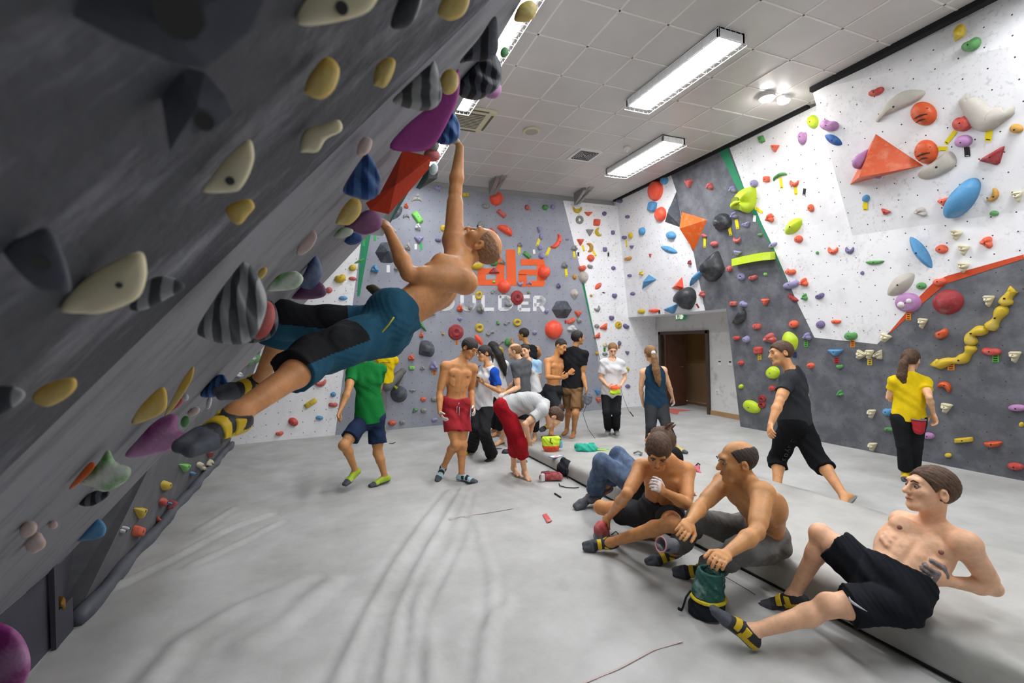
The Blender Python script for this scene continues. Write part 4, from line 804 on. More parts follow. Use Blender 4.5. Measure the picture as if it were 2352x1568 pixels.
        if s.mus:
            for sg in (-1, 1):
                T += [ell(N-Uc*.118*q+Rc*sg*.068*q+Fc*(.079 if s.nm != 'climber' else .060)*q, Ec, np.array([.072, .026, .052])*q*g, .010)]
                T += [ell(N-Uc*(.215+.052*i)*q+Rc*sg*.030*q+Fc*(.094-.004*i)*q, Ec, np.array([.027, .011, .024])*q*g, .009) for i in range(3)]
                T += [cone(N-Uc*(.18+.03*i)*q+Rc*sg*(.118)*q+Fc*.066*q, N-Uc*(.205+.03*i)*q+Rc*sg*.085*q+Fc*.088*q, .010*q, .007*q, .022) for i in range(3)]
            s.subs = [cone(N-Uc*.06*q+Fc*.128*q*g, N-Uc*.40*q+Fc*.108*q*g, .011*q, .011*q, .015), ball(N-Uc*.395*q+Fc*.100*q*g, .006*q, .006)]
        A = {}; Lg = {}; Hn = {}; Ft = {}
        for e in 'lr':
            S = J['s'+e]; L = [ball(S, .060*q*g*(.86 if f else 1), .04)]
            if 'e'+e in J:
                E_, Wr = J['e'+e], J['w'+e]; fa = (.84 if f else 1)*g
                m1 = S+(E_-S)*.42
                L += [cone(S, E_, .048*q*fa, .037*q*fa, .03), cone(S+(E_-S)*.25+0, S+(E_-S)*.75, .050*q*fa, .044*q*fa, .03), cone(E_, E_+(Wr-E_)*.3, .037*q*fa, .041*q*fa, .02), cone(E_+(Wr-E_)*.3, Wr, .041*q*fa, .0245*q*fa, .02)]
                Hn[e] = s.handprims(e)
            A[e] = L; h = J['h'+e]; L = [ball(h, .084*q*g, .05)]
            if 'k'+e in J:
                K, An = J['k'+e], J['a'+e]; ins = unit(unit(h-K)+unit(An-K)+1e-4*Fp-.25*Fp); sd = unit(An-K); ins = unit(ins-sd*(ins@sd)) if abs(unit(h-K)@sd) < .97 else unit(-Fp-sd*(-Fp@sd))
                L += [cone(h, K, .082*q*g, .054*q*g, .04), cone(h+(K-h)*.25, h+(K-h)*.72, .082*q*g, .062*q*g, .04), ball(K-ins*.008*q, .054*q*g, .03)]
                c1 = K+(An-K)*.28+ins*.016*q; L += [cone(K, c1, .049*q*g, .053*q*g*(.93 if f else 1), .03), cone(c1, An, .053*q*g*(.93 if f else 1), .033*q, .03)]
                if 't'+e in J:
                    t = J['t'+e]; fd = unit(t-An); dn = unit(An-K) if e not in s.flat else np.array([0, 0, -1.]); dn = unit(dn-fd*(dn@fd)); He = An-fd*.035*q+dn*.035*q; Bl = An+fd*.13*q+dn*.048*q; To = An+fd*.20*q+dn*.055*q; sdv = np.cross(fd, dn)
                    s.J['dn'+e] = dn; s.J['fd'+e] = fd
                    Ft[e] = [ball(An, .036*q, .02), ball(He, .030*q, .02), cone(An+dn*.01*q, Bl, .034*q, .024*q, .025), cone(He, Bl, .026*q, .022*q, .02), cone(Bl-sdv*.022*q, To-sdv*.020*q, .021*q, .014*q, .015), cone(Bl+sdv*.022*q, To+sdv*.012*q, .021*q, .015*q, .015)]
            Lg[e] = L
        s.A, s.Lg, s.Hn, s.Ft = A, Lg, Hn, Ft
        c = J['H']; Rh, Fh, Uh = s.hR, s.hF, s.hU; Eh = e3(Rh, Fh, Uh); s.qh = q = q*1.06; X = lambda r, fw, u: c+(Rh*r+Fh*fw+Uh*u)*q
        s.X = X; s.Eh = Eh
        hd = [ell(X(0, -.012, .030), Eh, np.array([.074, .094, .084])*q, .02), ell(X(0, .030, -.030), Eh, np.array([.060, .062, .080])*q, .03), cone(X(-.026, .062, -.088), X(.026, .062, -.088), .021*q, .021*q, .025), ball(X(0, .074, -.094), .018*q, .02),
              cone(X(-.03, .078, .030), X(.03, .078, .030), .016*q, .016*q, .018), cone(X(0, .090, .012), X(0, .112, -.026), .0085*q, .0125*q, .010), ball(X(.011, .100, -.030), .0085*q, .006), ball(X(-.011, .100, -.030), .0085*q, .006),
              cone(X(-.014, .088, -.056), X(.014, .088, -.056), .0085*q, .0085*q, .007), cone(X(-.011, .086, -.066), X(.011, .086, -.066), .0085*q, .0085*q, .007), ball(X(.040, .062, -.018), .024*q, .02), ball(X(-.040, .062, -.018), .024*q, .02)]
        for sg in (-1, 1): hd += [ell(X(sg*.076, -.008, -.008), e3(Rh, unit(Fh-Uh*.2), Uh), np.array([.010, .020, .031])*q, .006)]
        s.headp = hd; s.neckp = [cone(N-Uc*.03*q, X(0, -.022, -.055), .053*q*(.84 if f else 1), .047*q*(.86 if f else 1), .02)]
        hd += [cone(X(sg*.018, .0880, .0150), X(sg*.046, .0805, .0132), .0064*q, .0060*q, .004) for sg in (-1, 1)]+[cone(X(sg*.020, .0868, -.0040), X(sg*.044, .0800, -.0034), .0044*q, .0044*q, .004) for sg in (-1, 1)]
        eyes = [ball(X(sg*.032, .092, .006), .0145*q, .008) for sg in (-1, 1)]+[ell(X(sg*.081, -.002, -.006), Eh, np.array([.006, .010, .015])*q, .004) for sg in (-1, 1)]
        allp = T+s.neckp+hd
        for e in 'lr': allp += A[e]+Hn.get(e, [])+Lg[e]+Ft.get(e, [])
        s.bodysdf = SDF(allp, eyes+s.subs)
        chk = s.chalk if hasattr(s, 'chalk') else {}
    def body(s, mats, matfn=None): return surface(s.bodysdf, s.res, 'body', mats, s.root, matfn, s.J['P'])
    def eyes(s, closed=False):
        q = s.qh; X = s.X
        for sg in (-1, 1):
            b = MB(); uvs(b, X(sg*.031, .0815, .006), .0112*q, 0); uvs(b, X(sg*.031, .0864, .005), .0076*q, 1); adopt(b.build('eye', [EYEW, EYEK], None, True, origin=X(sg*.031, .083, .006)), s.root)
            b = MB(); b.tube([X(sg*.014, .100, .024), X(sg*.032, .101, .031), X(sg*.050, .090, .026)], [.0028*q, .0036*q, .002*q], 6); adopt(b.build('eyebrow', BROW, None, True), s.root)
        b = MB(); b.tube([X(-.021, .090, -.060), X(-.008, .097, -.0585), X(0, .0985, -.0600), X(.008, .097, -.0585), X(.021, .090, -.060)], [.002*q, .0052*q, .005*q, .0052*q, .002*q], 6); adopt(b.build('lips', LIP, None, True), s.root)
    def nipples(s):
        m = mat('nipple', (150, 92, 84), .6)
        for sg in (-1, 1):
            c = s.J['N']-s.Uc*.145*s.q+s.Rc*sg*.088*s.q; v = s.Fc; t = .14
            while t > .05 and s.bodysdf.ev((c+v*t)[None])[0] > 0: t -= .002
            b = MB(); b.tube([c+v*(t-.004), c+v*(t+.003), c+v*(t+.006)], [.013*s.q, .011*s.q, .005*s.q], 12); adopt(b.build('nipple', m, None, True), s.root)
    def hair(s, m, style='short', th=.012, res=None, name='hair'):
        X, q, Eh = s.X, s.qh, s.Eh; n = unit(s.hF*.80-s.hU*.62); pr = [ell(X(0, -.014, .032), Eh, np.array([.074+th, .094+th, .084+th])*q, .02)]
        pl = [(X(0, .073, .062), n)]; sub = []
        if style == 'side': pl = [(X(0, .035, .035), unit(s.hF*.9-s.hU*.45))]; sub = [ell(X(0, .01, .12), Eh, np.array([.062, .12, .07])*q, .02)]
        if style == 'fringe': pl = [(X(0, .088, .030), unit(s.hF*.80-s.hU*.62))]
        if style == 'tuft': pr += [cone(X(-.02+.012*i, -.03+.02*(i % 3), .10), X(-.05+.028*i, -.05+.03*(i % 2), .155+.012*(i % 3)), .022*q, .006*q, .012) for i in range(6)]
        if style in ('pony', 'pulled'): pr = [ell(X(0, -.014, .032), Eh, np.array([.074+th, .094+th, .084+th])*q, .02)]
        pl.append((X(0, 0, -.05), -s.hU))
        if style in ('short', 'fringe', 'tuft', 'side'): pl.append((X(0, -.045, -.055), unit(-s.hU*.95+s.hF*.1)))
        sub = sub+[ell(X(sg*.078, -.004, -.012), Eh, np.array([.022, .026, .036])*q, .008) for sg in (-1, 1)]
        return surface(SDF(pr, sub, pl, wr=.0022, wf=240), res or min(s.res, .006), name, m, s.root, None, s.J['H'])
    def tail(s, m, pts, r, name='ponytail', n=3):
        L = []; P = [np.array(p) for p in pts]
        for a, b_, i in zip(P, P[1:], range(99)): L.append(cone(a, b_, r[i], r[i+1], .012))
        return surface(SDF(L, wr=.003, wf=120), .006, name, m, s.root, None, P[0])
    def tee(s, m, sl=.55, e=.014, hem=-.10, wr=.006, name='shirt', loose=.012, neck=.075, matfn=None, tank=False, extra=()):
        q = s.q; J = s.J; pr = [infl(p, e) for p in s.torso]
        pr.append(ell(J['P']+s.Up*.04*q, np.stack([s.Rp, s.Fp, s.Up]), np.array([.172, .128, .42] if not s.fem or tank else [.160, .126, .42])*q*s.g+loose, .05))
        pl = [(J['P']+s.Up*hem*q, -s.Up)]; sub = [ball(J['N']+s.Uc*.035*q+s.Fc*.02*q, neck*q, .008)]
        if not tank:
            for a in 'lr':
                S, E_ = J['s'+a], J.get('e'+a)
                if E_ is None: continue
                d = unit(E_-S); T_ = S+(E_-S)*sl; pr += [cone(S, T_+d*.02, (.064)*q*s.g, (.060)*q*s.g+loose*.5, .03, (T_, d))]
        else:
            for a, sg in (('l', -1), ('r', 1)): sub.append(cone(J['s'+a]+s.Rc*sg*.05*q-s.Uc*.06*q, J['s'+a]+s.Rc*sg*.04*q+s.Uc*.09*q, .075*q, .085*q, .01))
        return surface(SDF(pr+list(extra), sub, pl, wr=wr), s.res, name, m, s.root, matfn, J['N'])
    def shorts(s, m, to=.75, e=.016, waist=.10, flare=.028, wr=.007, name='shorts', shank=None, matfn=None, tight=False):
        q = s.q; J = s.J; g = s.g; Rp, Fp, Up = s.Rp, s.Fp, s.Up
        pr = [ell(J['P']+Up*.03*q, np.stack([Rp, Fp, Up]), np.array([.152, .102, .12])*q*g+e*.8, .05)]+[infl(p, e) for p in s.torso[-1:]+s.torso[len(s.torso)//2:len(s.torso)//2+1]]
        for sg in (-1, 1): pr.append(ell(J['P']-Up*.035*q+Rp*sg*.066*q-Fp*.052*q, np.stack([Rp, Fp, Up]), np.array([.080, .072, .084])*q*g+e*.8, .03))
        pr += [infl(s.torso[1], e), infl(s.torso[2], e)]
        for x in pr: x['cap'] = (J['P']+Up*waist*q, Up)
        pl = []
        pr2 = []
        for a in 'lr':
            h, K = J['h'+a], J.get('k'+a)
            if K is None: continue
            d = unit(K-h)
            def capd(L, T_, n):
                out = []
                for x in L: x = infl(x, e); x['cap'] = (T_, n); x['k'] = min(x['k'], .012) if shank is None else x['k']; out.append(x)
                return out
            if shank is None: T_ = h+(K-h)*to; pr2 += [infl(s.Lg[a][0], e)]+capd(s.Lg[a][1:3], T_, d)+[cone(h, T_+d*.02, .082*q*g+e, (.086+(.054-.086)*to)*q*g+e+flare, .006, (T_, d))]
            else:
                An = J['a'+a]; d2 = unit(An-K); T_ = K+(An-K)*shank
                pr2 += [infl(x, e) for x in s.Lg[a][:4]]+capd(s.Lg[a][4:], T_, d2)
                if flare: pr2 += [cone(h, K, .086*q*g+e+flare*.3, .056*q*g+e+flare*.3, .03), cone(K, T_+d2*.02, .056*q*g+e+flare*.4, max(.052*q*g, .036*q)+e+flare*.6, .02, (T_, d2))]
        keep = [p for p in pr if True]
        return surface(SDF(keep+pr2, (), pl, wr=wr), s.res, name, m, s.root, matfn, J['P'])
    def shoe(s, a, main, sole, acc=None, name='climbing_shoe', e=.006):
        J, q = s.J, s.q; fd, dn = J['fd'+a], J['dn'+a]; An = J['a'+a]; sd = np.cross(fd, dn)
        pr = [infl(p, e) for p in s.Ft[a][1:]]+[cone(An-dn*.01, An+dn*.02, .040*q, .042*q, .02, (An-dn*.012*q, -dn))]
        top = infl(s.Ft[a][0], .004)
        o = surface(SDF(pr, (), [(An-dn*.012*q, -dn)], wr=.0008, wf=150), min(s.res, .006), name, [main, sole, YEL], s.root, (lambda C: ((C-An)@dn > .052*q) | ((C-An)@fd > .15*q)) if acc is not YEL else (lambda C: np.where(((C-An)@fd > .13*q) | ((C-An)@dn > .062*q), 1, np.where(((C-An)@dn > .035*q) & ((C-An)@fd < .06*q), 2, 0))), An)
        if acc:
            for j, k in enumerate((.035, .085)):
                c = An+fd*k*q; pl = [(c+fd*.016*q, fd), (c-fd*.016*q, -fd), (An+dn*.045*q, dn)]+([(An-dn*.005*q, -dn)] if j == 0 else [])
                st = surface(SDF([infl(x, e+.005) for x in s.Ft[a]], (), pl), .005, 'strap', acc, None, None, c)
                if st: st.parent = o; st.location = Vector(c)-Vector(An)
        return o
def chalkfn(p, es='lr', r=.005):
    L = [x for e in es for x in p.Hn[e][1:]]
    return lambda C: (np.min([pd(x, C) for x in L], 0) < r).astype(int)
def uvs(b, c, r, mi=0, n=10):
    vs = [c+r*np.array([math.sin(math.pi*i/n)*math.cos(2*math.pi*j/n), math.sin(math.pi*i/n)*math.sin(2*math.pi*j/n), math.cos(math.pi*i/n)]) for i in range(n+1) for j in range(n)]
    b.add(vs, [(i*n+j, (i+1)*n+j, (i+1)*n+(j+1) % n, i*n+(j+1) % n) for i in range(n) for j in range(n)], mi)
def adopt(o, root): loc = o.location.copy(); o.parent = root; o.location = loc-root.location; return o
def nearfn(pts, r, base=0, idx=1):
    def f(C):
        m = np.full(len(C), base)
        for p in pts: m[np.linalg.norm(C-p, axis=1) < r] = idx
        return m
    return f
HAIRB = mat('hair_brown', (66, 46, 33), .6, col2=(104, 76, 54), nscale=45, bump=.5, bscale=220); HAIRK = mat('hair_black', (26, 22, 21), .5, col2=(52, 44, 40), nscale=45, bump=.5, bscale=220); HAIRS = mat('hair_sandy', (120, 84, 52), .6, col2=(160, 122, 80), nscale=45, bump=.5, bscale=220); STUB = mat('hair_stubble', (132, 98, 72), .8, col2=(168, 128, 98), nscale=80, bump=.3, bscale=200)
YEL = mat('shoe_yellow', (226, 190, 36), .5, noise=.15); RUB = mat('shoe_rubber', (84, 88, 98), .7, noise=.3, nscale=30, bump=.2); SBLK = mat('shoe_black', (40, 41, 44), .6)
# ================= big holds on the overhang =================
def striped(nm, a, b_, sc=30.):
    m = mat(nm, a, .6, bump=.3, bscale=60); tf_ = 'tufa' in nm
    nt = m.node_tree; N = nt.nodes; L = nt.links; tc = N.new('ShaderNodeTexCoord'); nz = N.new('ShaderNodeTexWave' if tf_ else 'ShaderNodeTexNoise'); nz.inputs['Scale'].default_value = sc; nz.inputs['Detail'].default_value = 4
    if tf_: nz.inputs['Distortion'].default_value = 2.2; nz.inputs['Detail Scale'].default_value = .6
    L.new(tc.outputs['Object'], nz.inputs['Vector']); rp = N.new('ShaderNodeValToRGB'); rp.color_ramp.elements[0].position = .4; rp.color_ramp.elements[1].position = .62; rp.color_ramp.elements[0].color = (*srgb(a), 1); rp.color_ramp.elements[1].color = (*srgb(b_), 1)
    L.new(nz.outputs['Fac'], rp.inputs['Fac']); L.new(rp.outputs['Color'], N['Principled BSDF'].inputs['Base Color']); return m
TUF = striped('hold_tufa_grey', (76, 78, 82), (166, 168, 170), 9.); TUK = striped('hold_tufa_black', (34, 35, 40), (96, 98, 106), 8.); TUB = striped('hold_tufa_blue', (26, 60, 118), (70, 110, 164), 9.); CHG = striped('hold_green_chalked', (88, 156, 70), (214, 222, 208), 14.); CHV = striped('hold_magenta_chalked', (150, 50, 128), (190, 140, 180), 7.); CHY = striped('hold_yellow_chalked', (214, 168, 30), (214, 190, 120), 8.)
PINK = mat('hold_skin_pink', (196, 160, 146), .6, col2=(222, 206, 200), nscale=14); DARKV = mat('hold_slate', (66, 69, 76), .7, col2=(100, 104, 112), nscale=6, bump=.2); CREAM = mat('hold_ivory', (222, 208, 160), .55, col2=(232, 224, 196), nscale=8, bump=.15)
GA = 'holds on the overhanging left wall'
nA = unit(PA[0]); DA = (PA[0]@CAM-PA[1])/np.linalg.norm(PA[0])
def blob(P, m, o_, lab, t=.5, fl=0, fa=0., plane=None, name='climbing_hold', flat=False, bolt=True, grp=GA, hole=None, sm=None):
    P = np.array(P, float)
    if not flat: P = np.array(smooth_poly(P, sm or 40))
    c = P.mean(0); pl = plane or (PA[0], PA[1]+o_*np.linalg.norm(PA[0])); C = on(*c, *pl); D = depth_of(C); nv = unit(CAM-C)
    Q = np.array([dep(x, y, D) for x, y in P]); d = Q-C; w = np.linalg.norm(d, axis=1); T = t*w.min()*1.6; k = len(Q); V = []; F = []; R = 8
    # lie the far side of the hold back against the wall
    av = (CR*math.cos(fa)+CU*math.sin(fa))
    for sgn in (1, -1):
        b0 = len(V)
        for j in range(R+1):
            rho = 1-j/R
            for i in range(k):
                h = T*(math.sqrt(max(0, 1-rho**2.2)) if not flat else (1-rho)*1.1)*(1 if sgn > 0 else 1.0)
                p = C+d[i]*rho
                if fl and 0 < j: h *= 1+.30*math.sin(fl*((p-C)@av)/w.max()+1.5*((p-C)@(-CR*math.sin(fa)+CU*math.cos(fa)))/w.max()); 
                V.append(p+nv*h*sgn)
        F += [tuple((b0+j*k+i, b0+j*k+(i+1) % k, b0+(j+1)*k+(i+1) % k, b0+(j+1)*k+i)[::sgn]) for j in range(R) for i in range(k)]
    mb = MB(); mb.add(V, F); o = mb.build(name, m if not isinstance(m, str) else hmat(m), None, False, origin=C)
    bm = bmesh.new(); bm.from_mesh(o.data); bmesh.ops.remove_doubles(bm, verts=bm.verts, dist=1e-5); bmesh.ops.recalc_face_normals(bm, faces=bm.faces); bm.to_mesh(o.data); bm.free()
    if not flat: o.data.shade_smooth()
    tag(o, lab, 'climbing hold', grp)
    if hole: q = dep(*hole[:2], D-T*.86); r = hole[2]; b = MB(); b.tube([q+nv*.004, q-nv*.012], r, 14); ho = b.build('bolt_hole', HOLE); ho.parent = o; ho.location = -Vector(C)
    return o
def O(cx, cy, w, h, ang=0, sh='o'):
    c, s = math.cos(math.radians(ang)), math.sin(math.radians(ang)); return [(cx+(x*c*w-y*s*h)/2, cy+(x*s*w+y*c*h)/2) for x, y in outline(sh, 12)]
blob([(137, 712), (165, 665), (230, 615), (318, 577), (337, 610), (333, 655), (310, 690), (240, 718), (190, 720)], CREAM, .03, 'large ivory leaf-shaped hold with two bolt holes, nearest on the left wall', .35, hole=(273, 655, .0035))
blob([(297, 705), (318, 665), (345, 640), (385, 634), (422, 650), (420, 668), (390, 682), (360, 700), (320, 714)], TUF, .03, 'chalky grey pinch hold tucked right behind the large ivory leaf', .5)
blob([(518, 482), (538, 464), (572, 457), (585, 475), (570, 495), (552, 515), (532, 508)], CHY, .04, 'small yellow faceted hold below the second ivory leaf', .6)
blob([(464, 440), (490, 400), (530, 350), (572, 320), (584, 355), (575, 395), (555, 430), (535, 441)], CREAM, .03, 'ivory shark-fin hold with a bolt hole, above the small yellow one', .3, hole=(528, 415, .0055))
blob([(688, 345), (700, 300), (740, 285), (778, 275), (785, 300), (750, 320), (730, 348), (705, 350)], CREAM, .03, 'chunky ivory block hold beside the panel seam', .7)
blob([(699, 205), (712, 170), (745, 132), (770, 140), (780, 165), (768, 205), (740, 228), (705, 218)], CHY, .03, 'large yellow thumb-shaped hold above the ivory block', .6)
blob([(857, 190), (865, 150), (890, 132), (908, 140), (903, 170), (885, 200), (865, 198)], CHY, .03, 'short yellow barrel-shaped hold near the panel seam', .8)
blob([(688, 58), (686, 0), (700, -50), (865, -50), (858, 15), (800, 45)], CREAM, .02, 'ivory wedge hold cut off by the top of the view', .3, hole=(785, 18, .007))
blob([(897, 60), (912, 5), (930, -25), (970, -20), (955, 40), (930, 65)], 'K', .03, 'black hold cut off by the top of the view', .4)
blob([(1006, 32), (1015, 0), (1035, -25), (1078, -15), (1068, 30), (1035, 48)], CHY, .03, 'yellow hold at the top of the view beside the panel seam', .6)
blob([(130, 20), (70, -70), (640, -70), (575, 70), (530, 110), (470, 158), (400, 145), (280, 95)], DARKV, .05, 'huge dark slate volume filling the top left of the view', .35, hole=(412, 35, .014), flat=True)
blob([(365, 195), (410, 150), (470, 165), (520, 225), (535, 262), (500, 290), (440, 310), (390, 348)], DARKV, .03, 'dark slate volume with a deep pocket, below the huge one', .4, hole=(470, 280, .008), flat=True)
blob([(8, 575), (60, 540), (120, 530), (165, 660), (120, 672), (70, 650)], DARKV, .03, 'dim dark slate hold left of the large ivory leaf', .3, hole=(95, 605, .006))
blob([(600, 695), (628, 695), (640, 740), (622, 775), (575, 788), (560, 770)], TUK, .05, 'charcoal fluted hold peeking out behind the coral red ball', .6, 9, 1.)
blob(O(603, 735, 54, 92, 18), 'P', .06, 'coral red ball hold wedged behind the big grey tufa', .6)
blob([(453, 757), (490, 690), (548, 612), (566, 603), (592, 632), (612, 680), (608, 725), (580, 780), (530, 791), (475, 778)], TUF, .085, 'big grey fluted tufa hold with pale ridges', .5, 15, .3, sm=60)
blob(O(602, 627, 18, 32, 35), CHY, .02, 'small yellow hold above right of the big grey tufa', .5)
blob([(612, 665), (640, 632), (678, 622), (697, 640), (680, 662), (640, 668)], CHG, .05, 'chalky green leaf-shaped hold left of the plum one', .4)
blob([(688, 655), (702, 620), (722, 583), (738, 610), (737, 640), (715, 664)], striped('hold_denim', (52, 72, 110), (120, 134, 164), 10), .04, 'denim blue curved hold above the plum one', .5)
blob([(668, 683), (690, 655), (730, 645), (749, 665), (742, 682), (700, 688)], striped('hold_plum', (96, 44, 88), (126, 88, 122), 7), .05, 'plum coloured hold beside the chalky green leaf', .5)
blob([(680, 582), (695, 545), (718, 529), (728, 545), (715, 570), (695, 585)], PINK, .015, 'pale pinkish worn hold lying flat on the panel', .2)
blob([(820, 355), (823, 330), (838, 314), (855, 322), (850, 345), (835, 358)], PINK, .03, 'small tan nub hold above the blue tufa', .7)
blob([(788, 440), (800, 410), (832, 362), (845, 353), (868, 388), (876, 420), (866, 450), (845, 459), (815, 453)], TUB, .07, 'royal blue fluted tufa hold left of the orange volume', .5, 12, .5, sm=56)
blob([(770, 512), (785, 480), (808, 455), (828, 462), (828, 490), (805, 515), (785, 516)], CHY, .05, 'yellow crescent hold under the blue tufa', .6)
blob([(842, 466), (860, 458), (879, 470), (868, 484), (850, 480)], 'T', .05, 'small stone grey hold beside the low hand', .6)
blob([(790, 520), (815, 498), (850, 481), (877, 500), (872, 525), (840, 539), (812, 532)], striped('hold_purple_chalked', (110, 46, 100), (150, 104, 140), 8), .055, 'purple rounded hold gripped by the climber\'s lower hand', .6)
blob([(767, 542), (785, 522), (810, 527), (806, 540), (785, 547)], CHG, .035, 'small green hold under the yellow crescent', .6)
blob([(790, 552), (808, 534), (832, 542), (828, 556), (805, 563)], 'B', .03, 'small navy blue hold under the purple one', .7)
blob([(955, 432), (985, 380), (1006, 392), (1004, 410), (965, 434)], 'K', .03, 'black wedge showing behind the orange volume', .4, flat=True, name='climbing_volume')
blob([(840, 466), (872, 445), (925, 345), (992, 360), (985, 388), (893, 492), (850, 482)], striped('hold_vermilion', (216, 66, 22), (200, 60, 30), 4), .085, 'long orange faceted volume under the climber\'s reach', .55, flat=True, name='climbing_volume')
blob([(895, 340), (930, 290), (990, 240), (1035, 185), (1053, 158), (1056, 200), (1045, 245), (1000, 330), (960, 348)], striped('hold_magenta_big', (160, 56, 138), (170, 72, 148), 5), .07, 'large magenta wing-shaped hold above the orange volume', .35)
blob(O(1032, 188, 44, 60, 10), CHY, .09, 'mustard ball hold capping the magenta wing', .8)
blob([(903, 235), (925, 205), (985, 150), (1000, 142), (1012, 190), (1014, 225), (998, 248), (962, 254)], TUF, .08, 'grey and white fluted tufa hold left of the mustard ball', .55, 11, 1.2, sm=56)
blob(O(1130, 205, 44, 44, -30), CHV, .04, 'magenta round hold half hidden under the black fluted one', .6)
blob([(1055, 218), (1058, 188), (1090, 148), (1135, 122), (1153, 165), (1145, 200), (1110, 225), (1082, 230)], TUK, .055, 'black fluted tufa hold, lower of the black pair', .6, 13, .8, sm=56)
blob([(1056, 142), (1100, 88), (1137, 37), (1145, 90), (1140, 125), (1110, 141), (1080, 140)], TUK, .06, 'black pointed tufa hold, upper of the black pair', .5)
blob([(1180, 45), (1193, 12), (1218, 0), (1233, 15), (1226, 42), (1200, 52)], CHY, .03, 'mustard ball hold at the top edge of the overhang', .8)
blob(O(1158, 120, 18, 26, 15), 'E', .02, 'small green hold beyond the black tufas', .7)
blob([(1005, 325), (1018, 282), (1038, 258), (1056, 285), (1052, 318), (1028, 332)], TUB, .045, 'royal blue fluted hold gripped by the climber\'s raised hand', .6, 10, .5, sm=56)
blob(O(992, 356, 38, 32, 10), 'P', .06, 'pink rounded hold beside the end of the orange volume', .8)
blob(O(997, 335, 24, 26), 'G', .04, 'small grey hold above the pink rounded one', .8)
blob(O(996, 388, 20, 28, 10), 'W', .035, 'small white hold under the pink rounded one', .8)
blob([(288, 1048), (315, 1010), (360, 965), (404, 950), (410, 985), (437, 1003), (420, 1022), (350, 1045)], CHV, .08, 'magenta heart-shaped chalky hold at the climber\'s near foot', .45)
blob([(160, 1118), (205, 1063), (217, 1074), (175, 1116)], 'Z', .02, 'thin orange hold behind the chalky green star', .4)
blob([(182, 1105), (222, 1068), (248, 1032), (266, 1060), (300, 1075), (290, 1105), (242, 1129), (212, 1118)], CHG, .06, 'chalky green star-shaped hold low on the overhang', .5)
blob([(180, 1155), (215, 1128), (252, 1130), (235, 1150), (205, 1163)], TUK, .03, 'charcoal fluted hold below the green star', .5, 8, .5)
blob([(178, 1240), (205, 1205), (228, 1192), (244, 1210), (236, 1232), (200, 1241)], 'S', .03, 'blue hold at the lower edge of the overhang', .5)
blob(O(65, 1215, 46, 34, -35), PINK, .02, 'pale nub hold, upper left of the three pale nubs', .6)
blob(O(80, 1246, 48, 42, -30, 'q'), PINK, .02, 'pale squarish nub hold, lowest of the three pale nubs', .6)
blob(O(122, 1205, 22, 20, -20), PINK, .015, 'tiny pale nub hold, rightmost of the three pale nubs', .6)
blob([(303, 973), (325, 930), (374, 888), (384, 930), (360, 956)], CHY, .06, 'yellow fin hold, lower of the folded yellow pair', .3)
blob([(378, 952), (412, 885), (443, 841), (444, 862), (428, 895), (398, 938)], CHY, .045, 'yellow fin hold, upper of the folded yellow pair', .3)
blob(O(402, 930, 46, 16, -35), 'P', .03, 'thin pinkish hold edging the folded yellow pair', .6)
blob(O(425, 912, 18, 18), 'W', .02, 'tiny white nub hold right of the yellow fins', .7)
blob(O(445, 945, 32, 18, -30), PINK, .02, 'small pale hold between the climber\'s feet', .6)
blob(O(480, 925, 12, 30, 15), 'W', .02, 'slim white and black hold above the near shoe', .6)
blob([(-25, 895), (20, 885), (57, 900), (45, 925), (-10, 955)], TUF, .02, 'pale grey hold cut off at the left edge', .4)
blob([(73, 915), (100, 885), (165, 866), (176, 888), (150, 915), (105, 934)], CHY, .03, 'yellow lozenge hold near the left edge', .5)
blob([(460, 906), (488, 868), (512, 860), (524, 882), (512, 905), (480, 913)], TUB, .035, 'royal blue fluted hold under the climber\'s far toe', .6, 10, .5)
blob(O(546, 902, 34, 16, -12), CHV, .02, 'small magenta hold below the climber\'s far shoe', .6)
blob(O(425, 968, 20, 28, 20), 'E', .05, 'small green hold pressed by the near shoe toe', .6)
PK = (np.array([1., 0, 0]), -1.44)
blob([(-40, 1440), (10, 1432), (50, 1460), (70, 1510), (62, 1560), (20, 1610), (-60, 1610)], CHV, 0, 'big magenta hold on the low kickboard at the bottom left corner', .5, plane=PK)
blob(O(140, 1385, 22, 32, 0, 'q'), 'F', 0, 'small wooden block hold on the kickboard', .5, plane=PK, flat=True)
# ---- the climber on the overhang
sk = skin('climber', (196, 138, 92))
C_ = Person('climber', 1.78, (888, 738, 2.32), (-.62, .60, .18), (1050, 606, '+'), (1103, 565, '+'), (-.35, .86, .0), dict(sl=(1068, 648, '-'), el=(938, 628, '-'), wl=(893, 530, '+'), dl=(868, 488, '+'),
    er=(1046, 440, '+'), wr=(1056, 338, '+'), dr=(1034, 300, '+'), sr=(1042, 552, '+'), hl=(872, 762, '-'), kl=(708, 824, '-'), al=(545, 950, '-'), tl=(440, 988, '-'), kr=(650, 735, '+'), ar=(598, 872, '+'), tr=(515, 886, '-'), gl=(.9, (-.5, -.6, .3)), gr=(.8, (-.9, 0, .2))),
    res=.006, sk=sk, lab='shirtless shaven-headed climber in teal and black shorts hanging from the overhanging wall', headup=(.9, .3, 0), w=(.012, -.03, 0), g=.95, mus=1)
S_CH = [C_.J['dl'], C_.J['dr']]
C_.body([sk, CHALK], chalkfn(C_)); C_.eyes(); C_.hair(STUB, 'side', .0035, .004)
TEAL = cloth('teal', (40, 86, 108)); BLK = cloth('black', (34, 35, 38))
